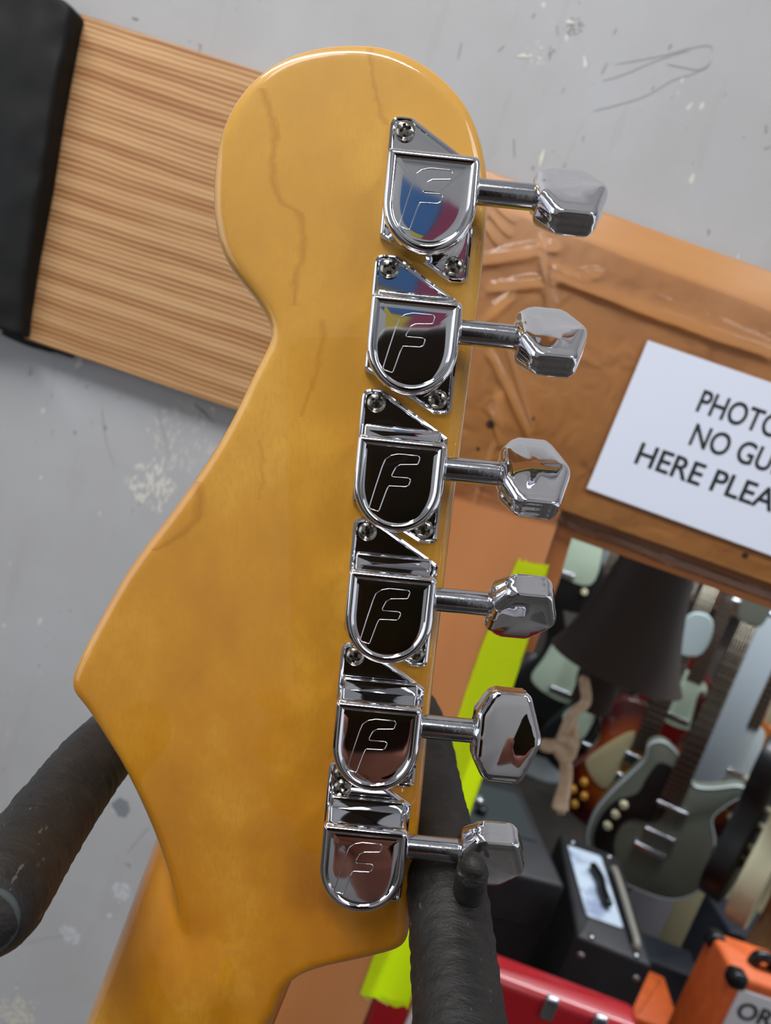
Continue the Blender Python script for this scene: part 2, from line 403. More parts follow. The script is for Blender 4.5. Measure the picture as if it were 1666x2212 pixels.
bm = bmesh.new(); q = vpoly([(1100, 1040), (1215, 1080), (1666, 1235), (2600, 1600), (2600, 1710), (1666, 1312), (1232, 1158), (1205, 1250), (1150, 1400), (1100, 1400)], -.022)
slab(bm, q, -.060, -.0125, .001)
part(link('jamb', bm, VEDGE, frame, angle=20), 'darker inner jamb below the rail')

# --- clear plastic film stapled over the frame
def film_material():
    m = bpy.data.materials.new('clear_film'); m.use_nodes = True; nt = m.node_tree; nt.nodes.clear()
    out = nt.nodes.new('ShaderNodeOutputMaterial'); tr = nt.nodes.new('ShaderNodeBsdfTransparent'); gl = nt.nodes.new('ShaderNodeBsdfGlossy')
    gl.inputs['Roughness'].default_value = .12; tr.inputs[0].default_value = (.97, .96, .95, 1)
    tc = nt.nodes.new('ShaderNodeTexCoord'); n = nt.nodes.new('ShaderNodeTexNoise'); n.inputs['Scale'].default_value = 44; n.inputs['Detail'].default_value = 3; n.inputs['Distortion'].default_value = 1.2
    bp = nt.nodes.new('ShaderNodeBump'); bp.inputs['Strength'].default_value = .5; bp.inputs['Distance'].default_value = .0025
    nt.links.new(tc.outputs['Object'], n.inputs['Vector']); nt.links.new(n.outputs['Fac'], bp.inputs['Height']); nt.links.new(bp.outputs[0], gl.inputs['Normal'])
    mx = nt.nodes.new('ShaderNodeMixShader'); lw = nt.nodes.new('ShaderNodeLayerWeight'); lw.inputs[0].default_value = .24; nt.links.new(bp.outputs[0], lw.inputs['Normal'])
    nt.links.new(lw.outputs['Fresnel'], mx.inputs[0]); nt.links.new(tr.outputs[0], mx.inputs[1]); nt.links.new(gl.outputs[0], mx.inputs[2]); nt.links.new(mx.outputs[0], out.inputs[0])
    return m
FILM = film_material()
bm = bmesh.new(); NX, NY = 260, 220; gr = []
c00, c10, c01, c11 = wl(1035, 425), wl(1760, 700), wl(960, 1060), wl(1760, 1280)
folds = [((1040, 560), (1200, 530), .0035, .0022), ((1060, 620), (1290, 590), .0030, .002), ((1200, 590), (1666, 760), .0045, .0035), ((1060, 760), (1150, 950), .0020, .002),
         ((1078, 850), (1085, 950), .003, .002), ((1170, 520), (1190, 660), .003, .003), ((1040, 690), (1100, 640), .003, .003), ((1050, 480), (1075, 520), .0012, .0022), ((1060, 455), (1100, 500), .0012, .0022), ((1075, 440), (1110, 470), .001, .002), ((1090, 555), (1180, 535), .0012, .0025), ((1180, 560), (1280, 600), .0012, .002), ((1060, 880), (1082, 960), .0012, .002), ((1095, 740), (1150, 930), .0010, .0018), ((1020, 1100), (1070, 950), .001, .002), ((1400, 660), (1666, 770), .0014, .0015)]
fl = [(wl(*a), wl(*b), wd, h) for a, b, wd, h in folds]
def fold_h(p):
    h = 0
    for a, b, wd, hh in fl:
        ab = b-a; t = max(0, min(1, (p-a).dot(ab)/ab.length_squared)); d = (p-(a+ab*t)).length
        h = max(h, hh*math.exp(-(d/wd)**2)*(1-.5*abs(2*t-1)))
    return h
for j in range(NY+1):
    row = []
    for i in range(NX+1):
        s, t = i/NX, j/NY
        p = c00*(1-s)*(1-t)+c10*s*(1-t)+c01*(1-s)*t+c11*s*t
        row.append(bm.verts.new((p.x, p.y, .0012+fold_h(p)+.0008*(1+noise.noise(p*30)))))
    gr.append(row)
for j in range(NY):
    for i in range(NX): bm.faces.new((gr[j][i], gr[j][i+1], gr[j+1][i+1], gr[j+1][i]))
film = link('plastic_film', bm, FILM); film.matrix_world = WM
tag(film, 'clear crinkled plastic film stretched over the varnished frame', 'plastic film')
FOLD = mat('film_fold', 'D9B48C', .15, coat=1.0)
bm = bmesh.new()
for pts_, r in (([(1205, 1118), (1260, 1145), (1330, 1165), (1430, 1205), (1560, 1250), (1700, 1300)], .0030),):
    q = [wl(x, y, -.004)+Vector((0, 0, .0015)) for x, y in pts_]
    tube(bm, cr(q, 5, False), r, 10)
part(link('rolled_edge', bm, FILM, film), 'rolled lower edge of the film'); 

# --- paper sign
PAPER = mat('white_paper', 'DDE3F2', .6); INK = mat('black_ink', '16171A', .6)
bl = wl(1268, 1055, .004); br = wl(1666, 1200, .004); ax = (br-bl).normalized(); tlc = wl(1400, 735, .004)
ay = Vector((-ax.y, ax.x, 0)); hgt = (tlc-bl).dot(ay); skew = (tlc-bl).dot(ax)
bm = bmesh.new(); L = .30
slab(bm, [bl.xy, (bl+ax*L).xy, (tlc+ax*L).xy, tlc.xy], .0036, .0040)
sign = link('paper_sign', bm, PAPER, smooth=False); sign.matrix_world = WM
tag(sign, 'white paper sign about photos and guitars taped to the varnished rail', 'sign')
def text_part(body, size, M, m, parent, name='lettering', extr=.00005, off=0.0, shear=0.0):
    cu = bpy.data.curves.new('t', 'FONT'); cu.body = body; cu.size = size; cu.extrude = extr; cu.offset = off; cu.shear = shear
    ob = bpy.data.objects.new('t', cu); C.objects.link(ob); dg = bpy.context.evaluated_depsgraph_get()
    me = bpy.data.meshes.new_from_object(ob.evaluated_get(dg)); bpy.data.objects.remove(ob)
    me.transform(M); me.materials.clear(); me.materials.append(m)
    t = bpy.data.objects.new(name, me); C.objects.link(t); t.parent = parent; return t
for (s, xs_), (x0, y0), (x1, y1) in ((('PHOTOS', .77), (1500, 886), (1678, 948)), (('NO GUITARS', .80), (1484, 958), (1690, 1035)), (('HERE PLEASE', .95), (1366, 998), (1668, 1115))):
    p0 = wl(x0, y0, .0042); p1 = wl(x1, y1, .0042); d = ax
    Mx = Matrix(((d.x*xs_, -d.y, 0, p0.x), (d.y*xs_, d.x, 0, p0.y), (0, 0, 1, .0041), (0, 0, 0, 1)))
    text_part(s, .0185, Mx, INK, sign, off=.0003)

# --- neon tape
NEON = mat('neon_tape', 'DDFB12', .55, bump=.3, bscale=300, bdist=.0005)
NEON.node_tree.nodes['Principled BSDF'].inputs['Base Color'].default_value = (.80, 1.0, .004, 1)
bm = bmesh.new()
Lp = [(1118, 1207), (1075, 1315), (1038, 1400), (995, 1530), (962, 1625), (900, 1800), (845, 1960), (778, 2145)]
Rp = [(1186, 1218), (1165, 1300), (1137, 1395), (1090, 1540), (1057, 1640), (1010, 1775), (955, 1950), (881, 2182)]
Ls = cr([wl(x, y) for x, y in Lp], 6, False); Rs = cr([wl(x, y) for x, y in Rp], 6, False)
nn = len(Ls); rows = []; NW = 14
for i in range(nn):
    row = []; s = i/(nn-1)
    for j in range(NW+1):
        t = j/NW; p = Ls[i].lerp(Rs[i], t); z = .0015+.0035*math.sin(t*math.pi)*max(0, s-.75)*4 - .004*max(0, t-.6)*s
        if i == 0: p = p+Vector((0, .0022*noise.noise(Vector((t*9, 1, 0)))-.001*math.sin(t*3.1), 0))
        if i == nn-1: p = p+Vector((0, .006*noise.noise(Vector((t*5, 7, 0)))+.010*max(0, math.sin(t*2.6-.2))*(1-t), 0))
        row.append(bm.verts.new((p.x, p.y, z)))
    rows.append(row)
for a, b in zip(rows, rows[1:]):
    for j in range(NW): bm.faces.new((a[j], a[j+1], b[j+1], b[j]))
bmesh.ops.solidify(bm, geom=bm.faces[:], thickness=.0003)
tape = link('neon_tape', bm, NEON); tape.matrix_world = WM
tag(tape, 'strip of fluorescent yellow cloth tape with torn ends on the frame post', 'tape')
for pts_ in ([(778, 2142), (795, 2160), (812, 2150), (830, 2163), (858, 2168)], [(800, 2140), (815, 2158), (840, 2172)]):
    bm = bmesh.new(); tube(bm, cr([wl(x, y, .002) for x, y in pts_], 4, False), .0003, 6); link('loose_thread', bm, mat('yellow_thread', 'C9D070', .7), tape)

# ================================================================ THE HANGING GUITAR (seen from behind)
guitar = empty('electric_guitar', GM); tag(guitar, 'back of an amber maple guitar headstock with six chrome tuners, close in front', 'guitar')
H = [(460, 420), (464, 350), (482, 272), (518, 205), (570, 152), (635, 116), (705, 99), (765, 95), (822, 99), (882, 118), (935, 149), (983, 193), (1018, 243), (1040, 300), (1052, 360), (1055, 420), (1052, 490), (1046, 560),
     (1030, 700), (1010, 860), (990, 1020), (968, 1200), (950, 1360), (932, 1520), (915, 1700), (900, 1850), (889, 1960), (884, 2018), (876, 2038), (855, 2052), (800, 2067), (740, 2080), (690, 2092), (655, 2105), (628, 2125), (608, 2155), (596, 2190),
     (560, 2230), (470, 2240), (432, 2180), (405, 2080), (388, 1990), (366, 1900), (334, 1805), (301, 1728), (265, 1655), (225, 1590), (188, 1533), (163, 1502), (153, 1480), (159, 1450), (185, 1393), (225, 1318), (268, 1243), (312, 1180), (362, 1115), (418, 1038), (468, 962), (508, 890), (545, 812), (574, 755), (585, 728), (583, 704), (570, 676), (548, 643), (518, 606), (493, 572), (474, 528), (462, 470)]
hp = [g(x, y, -.0015) for x, y in H]; hp = cr([Vector((p.x, p.y)) for p in hp], 3)
bm = bmesh.new(); slab(bm, hp, -.0145, 0.0, .0022, seg=4)
nl0, nl1 = g(330, 1830, -.015), g(185, 2212, -.015); dirn = (nl1-nl0).normalized(); perp = Vector((-dirn.y, dirn.x, 0))
rightp = g(592, 2212, -.015); wneck = abs((rightp-nl1).dot(perp))
if (rightp-nl1).dot(perp) < 0: perp = -perp
secs = []
for k in range(60):
    s = -.020+k*.0055
    wd = wneck/2*(1+.25*max(0, s-.02)); c = nl0+dirn*s+perp*(wneck/2*1.0); c.z = 0
    e = max(0.0, min(1.0, (s+.020)/.035)); top = (.0015*e-.003*(1-e)); hh = .0165+top
    cen = c; wv = wd
    ring = []
    for j in range(25):
        a = math.pi*j/24; ring.append(cen+perp*(-wv*math.cos(a))+Vector((0, 0, -.0165+hh*(math.sin(a)**.85))))
    ring += [cen+perp*wv+Vector((0, 0, -.019)), cen-perp*wv+Vector((0, 0, -.019))]
    secs.append(ring)
loft(bm, secs)
me = bpy.data.meshes.new('tmp'); bm.to_mesh(me); bm.free(); tmp = bpy.data.objects.new('tmp', me); C.objects.link(tmp)
md = tmp.modifiers.new('r', 'REMESH'); md.mode = 'VOXEL'; md.voxel_size = .0006; md.use_smooth_shade = True
ms = tmp.modifiers.new('s', 'SMOOTH'); ms.factor = .5; ms.iterations = 22
me2 = bpy.data.meshes.new_from_object(tmp.evaluated_get(bpy.context.evaluated_depsgraph_get())); bpy.data.objects.remove(tmp)
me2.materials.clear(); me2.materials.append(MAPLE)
for p in me2.polygons: p.use_smooth = True
hs = bpy.data.objects.new('neck', me2); C.objects.link(hs); hs.parent = guitar; part(hs, 'amber lacquered maple headstock and neck')
bm = bmesh.new(); loft(bm, [[c0+Vector((0, 0, 0)) for c0 in (r[0]+Vector((0, 0, -.0024)), r[24]+Vector((0, 0, -.0024)), r[24]+Vector((0, 0, -.0075)), r[0]+Vector((0, 0, -.0075)))] for r in secs[5:]])
part(link('fingerboard', bm, ROSE, guitar, angle=30), 'dark rosewood fingerboard edge')

def voxel(bm, size, it, m):
    me = bpy.data.meshes.new('tmp'); bm.to_mesh(me); bm.free(); tmp = bpy.data.objects.new('tmp', me); C.objects.link(tmp)
    md = tmp.modifiers.new('r', 'REMESH'); md.mode = 'VOXEL'; md.voxel_size = size
    ms = tmp.modifiers.new('s', 'SMOOTH'); ms.factor = .5; ms.iterations = it
    me2 = bpy.data.meshes.new_from_object(tmp.evaluated_get(bpy.context.evaluated_depsgraph_get())); bpy.data.objects.remove(tmp)
    me2.materials.clear(); me2.materials.append(m)
    for p in me2.polygons: p.use_smooth = True
    return me2
# tuners ---------------------------------------------------------
SH = [(1030, 414), (992, 717), (960, 1012), (938, 1294), (908, 1568), (878, 1827)]
shp = [g(x, y, .006) for x, y in SH]
rowd = (shp[0]-shp[-1]).normalized(); phi = math.atan2(rowd.y, rowd.x)-math.pi/2
RIGHT = .0084
def outline_cover():
    pts = [Vector((-.0084, .0049)), Vector((-.0084, -.0050))]
    o_ = []
    for p in rpoly([(-.0084, -.0036), (-.0084, .0049), (.0084, .0049), (.0084, -.0036)], [0, .0010, .0016, 0], 6): o_.append(p)
    for j in range(1, 32):
        a = math.pi*j/32; o_.append(Vector((.0084*math.cos(a), -.0036-.0091*math.sin(a)**.96)))
    return o_
COV = outline_cover()
def cover_mesh():
    bm = bmesh.new()
    prof = [(.0006, .0008), (.0003, .0012), (.0003, .0070), (.0001, .0078), (0, .0086), (.00008, .0092), (.0003, .0096), (.0006, .00985), (.0010, .0100), (.0013, .00995), (.0016, .0097), (.0018, .0095)]
    loft(bm, [[(p.x, p.y, z) for p in inset(COV, d)] for d, z in prof], cap1=False)
    face = inset(COV, .0018); cx, cy = 0, -.0035
    rs = [(1.0, .00950), (.93, .00957), (.8, .00960), (.5, .009605), (.2, .00961)]
    loft(bm, [[(cx+(p.x-cx)*s, cy+(p.y-cy)*s, z) for p in face] for s, z in rs], cap0=False)
    # back step towards the upper screw and bushing beside the shaft
    box(bm, (0, .0055, .0016), (.0150, .0030, .0018), bev=.0005)
    cyl(bm, (.0078, 0, .006), (.00865, 0, .006), .0028, 24, bev=.0002)
    me = bpy.data.meshes.new('c'); bmesh.ops.recalc_face_normals(bm, faces=bm.faces[:]); bm.to_mesh(me); bm.free()
    me.materials.append(CHROME)
    for p in me.polygons: p.use_smooth = True
    me.set_sharp_from_angle(angle=math.radians(32)); return me
cover_me = cover_mesh()
def mm(l): return [(a*.001, b*.001) for a, b in l]
def plate_mesh():
    bm = bmesh.new()
    q = rpoly(mm([(-8.7, 13.9), (-4.6, 13.9), (9.0, 5.9), (9.0, -15.3), (5.6, -15.3), (-8.7, -8.2)]), [.0024, .0022, .001, .0026, .0022, .0012], 7)
    rs = [(0, 0), (0, .0008), (.00015, .00115), (.0005, .0013), (.0008, .0012), (.0010, .0010)]
    q = [Vector((p.x, p.y)) for p in q]
    loft(bm, [[(p.x, p.y, z) for p in inset(q, d)] for d, z in rs])
    me = bpy.data.meshes.new('p'); bmesh.ops.recalc_face_normals(bm, faces=bm.faces[:]); bm.to_mesh(me); bm.free(); me.materials.append(CHROME)
    for p in me.polygons: p.use_smooth = True
    me.set_sharp_from_angle(angle=math.radians(40)); return me
plate_me = plate_mesh()
def screw_mesh():
    bm = bmesh.new(); n = 44; R_ = .00185; vv = {}
    for i in range(n+1):
        for j in range(n+1):
            u, v = 2*i/n-1, 2*j/n-1
            x = u*math.sqrt(1-v*v/2); y = v*math.sqrt(1-u*u/2); r2 = x*x+y*y
            z = .0004+.0009*math.sqrt(max(0, 1-r2*.97))
            arm = (abs(x) < .14 and abs(y) < .55) or (abs(y) < .14 and abs(x) < .55) or (abs(x) < .26 and abs(y) < .26)
            if arm: z -= .00085
            vv[i, j] = bm.verts.new((x*R_, y*R_, z))
    for i in range(n):
        for j in range(n): bm.faces.new((vv[i, j], vv[i+1, j], vv[i+1, j+1], vv[i, j+1]))
    lathe(bm, [(R_, 0), (R_, .0005)], 40, cap1=False)
    me = bpy.data.meshes.new('s'); bm.normal_update(); bm.to_mesh(me); bm.free(); me.materials.append(STEEL)
    for p in me.polygons: p.use_smooth = True
    me.set_sharp_from_angle(angle=math.radians(50)); return me
screw_me = screw_mesh()
def shaft_mesh():
    bm = bmesh.new(); cyl(bm, (.0080, 0, .006), (.0187, 0, .006), .0023, 28)
    me = bpy.data.meshes.new('s'); bmesh.ops.recalc_face_normals(bm, faces=bm.faces[:]); bm.to_mesh(me); bm.free(); me.materials.append(CHROME_SOFT)
    for p in me.polygons: p.use_smooth = True
    me.set_sharp_from_angle(angle=math.radians(50)); return me
shaft_me = shaft_mesh()
def button_mesh():
    """flared metal button: octagonal plan, dished faces, narrow end facets; u along the shaft, b across, t thickness"""
    bm = bmesh.new()
    q = rpoly(mm([(0, -4.4), (0, 4.4), (2.6, 8.9), (10.5, 8.8), (13.5, 0), (10.5, -8.8), (2.6, -8.9)]), [.0015, .0015, .0016, .0016, .004, .0016, .0016], 7); uc = .0066
    def thick(u, b):
        return .0030+.0011*((u-uc)/.0068)**2-.0008*(b/.009)**2
    prof = [(.00015, .0), (.0, .30), (.00012, .55), (.0004, .76), (.0008, .90), (.0013, .98), (.0018, 1.0)]
    top = []
    for d, zf_ in prof:
        qq = inset(q, d) if d else q; top.append([(p.x, p.y, thick(p.x, p.y)*zf_) for p in qq])
    base = inset(q, .0018)
    for s in (.85, .7, .55, .4, .25, .1, .02): top.append([(uc+(p.x-uc)*s, p.y*s, thick(uc+(p.x-uc)*s, p.y*s)) for p in base])
    bot = [[(x, y, -z) for x, y, z in r] for r in top[1:]][::-1]
    loft(bm, bot+top)
    for sg in (-1, 1):
        rr_ = rpoly([(3.6e-3, -2.2e-3), (9.6e-3, -2.2e-3), (9.6e-3, 2.2e-3), (3.6e-3, 2.2e-3)], .0006, 4); L_ = []
        for dd, hh in ((-.0003, -.0002), (0, .00035), (.0002, .0004), (.0005, .00015), (.0007, .0001)): L_.append([(p.x, sg*(.0086+hh), p.y) for p in inset(rr_, dd)])
        loft(bm, L_)
    lathe(bm, [(.0027, -.0002), (.0030, .0003), (.0036, .0014)], 28, M=Matrix.Rotation(math.pi/2, 4, 'Y'))
    bmesh.ops.recalc_face_normals(bm, faces=bm.faces[:])
    return voxel(bm, .00032, 9, CHROME)
button_me = button_mesh()
# the engraved F: traced on the third tuner
TM = []
for s in shp:
    TM.append(T(s.x, s.y, 0) @ Rz(phi) @ T(-RIGHT, 0, 0))
inv3 = TM[2].inverted()
Fpx = [(797, 1098), (812, 1050), (826, 1008), (833, 992), (845, 984), (862, 981), (904, 985), (908, 990), (903, 1004), (866, 1004), (856, 1009), (850, 1020), (845, 1030), (882, 1033), (888, 1037), (883, 1049), (877, 1052), (840, 1050), (835, 1060), (818, 1106)]
Fl = [inv3 @ g(x, y, .0100) for x, y in Fpx]
def logo_mesh():
    bm = bmesh.new(); pts = rpoly([(p.x, p.y) for p in Fl], .0004, 3); pts.append(pts[0])
    tube(bm, [(p.x, p.y, .00963) for p in pts], .00010, 8)
    me = bpy.data.meshes.new('l'); bmesh.ops.recalc_face_normals(bm, faces=bm.faces[:]); bm.to_mesh(me); bm.free(); me.materials.append(CHROME)
    for p in me.polygons: p.use_smooth = True
    return me
logo_me = logo_mesh()
TH = [47, 52, 49, -49, 3, -34]
def child(name, me, parent, M):
    o = bpy.data.objects.new(name, me); C.objects.link(o); o.parent = parent; o.matrix_local = M; return o
for i, M in enumerate(TM):
    c = child('tuning_machine', cover_me, guitar, M); part(c, 'chrome tuner gear cover engraved with a slanted letter F')
    child('base_plate', plate_me, c, Matrix())
    child('shaft', shaft_me, c, Matrix())
    child('engraved_letter', logo_me, c, Matrix())
    child('screw', screw_me, c, T(-.0057, .0112, .0010) @ Rz(.4+i)); child('screw', screw_me, c, T(.0061, -.0124, .0010) @ Rz(1.1+i*1.7))
    if i == 5: child('screw', screw_me, c, T(-.0055, .0085, .0016) @ Rz(.3))
    b = child('tuning_button', button_me, c, T(.0187, 0, .006) @ Rx(-math.radians(TH[i])))

# ================================================================ HANGER PRONGS
def rubber_material():
    m = mat('wrinkled_rubber', '1A1917', .55, spec=.45); N = NT(m)
    a = N.noise(60, None, 5, .65)
    c = N.ramp(a, [(.35, '131313'), (.6, '24211E'), (.78, '3A342E')])
    wv = N.noise(700, N.mapv((1, .25, 1)), 5, .7)
    c = N.mix(N.math('MULTIPLY', N.math('GREATER_THAN', wv, .66), .35), c, '8A857C')
    N.lk(c, N.b.inputs['Base Color'])
    h = N.math('ADD', N.math('MULTIPLY', N.noise(380, N.mapv((.35, 1, 1)), 5, .7), .8), N.noise(120, N.mapv((.3, 1, 1)), 3))
    N.bump(h, .6, .0012); return m
RUB = rubber_material()
hanger = empty('guitar_hanger', Matrix.Translation(P(700, 1100, .44))); tag(hanger, 'padded black wall hanger whose two prongs cradle the headstock', 'guitar hanger')
hinv = hanger.matrix_world.inverted()
def hp_(x, y, d): return hinv @ P(x, y, d)
# left prong
lp = [hp_(560, 1500, .30), hp_(420, 1520, .24), hp_(300, 1560, .195), hp_(218, 1628, .168), hp_(150, 1712, .150), hp_(90, 1795, .136), hp_(25, 1890, .122), hp_(-15, 1950, .1135)]
q = cr(lp, 14, False)
def sleeve(q, r0, seed, bulge=None):
    bm = bmesh.new(); pts = []; rr = []
    for i, p in enumerate(q):
        rr.append(r0*(1+.025*noise.noise(Vector((i*.35, seed, 0)))+.012*math.sin(i*1.9)))
    tube(bm, q, rr, 40, rounded=True)
    for v in bm.verts: v.co += (v.co-min(q, key=lambda c: (c-v.co).length)).normalized()*.00025*noise.noise(v.co*420)
    return bm
part(link('padded_prong', sleeve(q, .0080, 3.1), RUB, hanger), 'left prong in wrinkled black rubber')
endd = (q[-1]-q[-2]).normalized()
bm = bmesh.new(); cyl(bm, q[-1]+endd*.0005, q[-1]+endd*.0060, .0060, 30, bev=.0012)
part(link('end_cap', bm, mat('grey_rubber', '2A2D2E', .5, col2='44494A', scale=90), hanger), 'grey worn end of the left prong')
rp = [hp_(640, 1450, .30), hp_(780, 1470, .26), hp_(880, 1530, .222), hp_(910, 1610, .195), hp_(925, 1700, .178), hp_(943, 1800, .163), hp_(963, 1900, .150), hp_(978, 2050, .138), hp_(992, 2200, .1265), hp_(1005, 2330, .118)]
q2 = cr(rp, 14, False)
part(link('padded_prong', sleeve(q2, .0083, 8.4), RUB, hanger), 'right prong in wrinkled black rubber')
bm = bmesh.new(); nb = [hp_(1010, 1940, .146), hp_(1016, 1908, .1345), hp_(1020, 1884, .1300), hp_(1023, 1868, .1290)]
tube(bm, cr(nb, 6, False), [.0032]*4+[.0031]*5+[.0029]*5+[.0022]*5, 20, rounded=True)
for v in bm.verts: v.co += v.co.normalized()*.0003*noise.noise(v.co*500)
part(link('rubber_flap', bm, RUB, hanger), 'torn flap of rubber bulging over the lowest tuner button')
bm = bmesh.new(); tube(bm, cr([hp_(560, 1500, .30), hp_(600, 1460, .305), hp_(640, 1450, .30)], 8, False), .006, 20)
tube(bm, [hp_(600, 1460, .305), hp_(640, 1000, .38), hp_(650, 950, .435)], .006, 20)
link('stem', bm, BLACKP, hanger)

# ================================================================ SHOP BEYOND THE OPENING
def shop_mats():
    d = {}
    d['silver'] = mat('silver_grey_finish', '6E7468', .35, coat=.5)
    d['black'] = mat('gloss_black', '08090B', .45, coat=.1)
    d['cream'] = mat('cream_finish', 'CFCBA8', .35, coat=.4)
    d['mint'] = mat('mint_plastic', 'A9B9A4', .4)
    d['creamp'] = mat('cream_plastic', 'B9AE88', .4)
    d['white'] = mat('white_finish', 'B9C3C6', .35, coat=.4)
    d['blue'] = mat('pale_blue_finish', 'A3B2B6', .4, coat=.3)
    d['natural'] = mat('natural_wood', 'B08A58', .4, coat=.4, col2='9A7040', scale=30, stretch=(1, 1, .2))
    d['red'] = mat('cherry_red', '5E1010', .3, coat=.5)
    m = mat('sunburst', '8A4A10', .3, coat=.6); N = NT(m); X, Y, Z = N.sep()
    r = N.math('SQRT', N.math('ADD', N.math('POWER', N.math('DIVIDE', X, .155), 2.0), N.math('POWER', N.math('DIVIDE', Z, .20), 2.0)))
    N.lk(N.ramp(r, [(.35, 'B4721A'), (.7, '8A3A0C'), (.95, '3E0A08')]), N.b.inputs['Base Color']); d['sunburst'] = m
    d['maple'] = mat('maple_neck', 'C6A878', .4, coat=.3); d['rose'] = mat('dark_fingerboard', '3A2A22', .5)
    d['fret'] = mat('fret_wire', 'B8B2A0', .3, 1.0); d['chrome'] = CHROME_SOFT; d['knobc'] = mat('cream_knob', 'CFC9A6', .4); d['amber'] = mat('amber_knob', 'C08A30', .25, coat=.5)
    return d
SM = shop_mats()
def S(l, k=1.0): return [(a*k, b*k) for a, b in l]
OUT = {
 'dano': [(-.03, .20), (-.075, .215), (-.105, .19), (-.10, .15), (-.115, .10), (-.145, .02), (-.165, -.06), (-.155, -.14), (-.10, -.195), (0, -.21), (.10, -.195), (.155, -.14), (.165, -.06), (.14, .02), (.115, .07), (.135, .125), (.165, .175), (.14, .185), (.085, .15), (.045, .135), (.025, .15)],
 'single': [(-.03, .20), (-.09, .20), (-.13, .16), (-.13, .10), (-.115, .05), (-.13, -.01), (-.165, -.08), (-.16, -.15), (-.10, -.20), (0, -.215), (.10, -.20), (.16, -.15), (.165, -.08), (.13, -.01), (.115, .04), (.13, .09), (.14, .13), (.115, .14), (.08, .10), (.04, .10), (.03, .14)],
 'double': [(-.03, .14), (-.06, .13), (-.09, .18), (-.125, .235), (-.145, .22), (-.135, .14), (-.115, .06), (-.12, 0), (-.16, -.07), (-.165, -.14), (-.11, -.20), (0, -.21), (.10, -.20), (.155, -.15), (.155, -.08), (.11, 0), (.105, .06), (.125, .13), (.13, .18), (.11, .19), (.07, .13), (.03, .12)],
 'acoustic': [(0, .24), (-.08, .235), (-.135, .19), (-.135, .13), (-.115, .07), (-.14, .0), (-.185, -.08), (-.185, -.17), (-.13, -.23), (0, -.25), (.13, -.23), (.185, -.17), (.185, -.08), (.14, 0), (.115, .07), (.135, .13), (.135, .19), (.08, .235)],
}
FB = Matrix(((1, 0, 0, 0), (0, 0, -1, 0), (0, 1, 0, 0), (0, 0, 0, 1)))   # outline (x,y) -> guitar (x, z); extrude towards -y (front)
def lathe_knob(bm, x, z, r, h, y0): lathe(bm, [(r, y0), (r*.95, y0+h*.8), (r*.7, y0+h)], 16, M=FB @ T(x, z, 0))
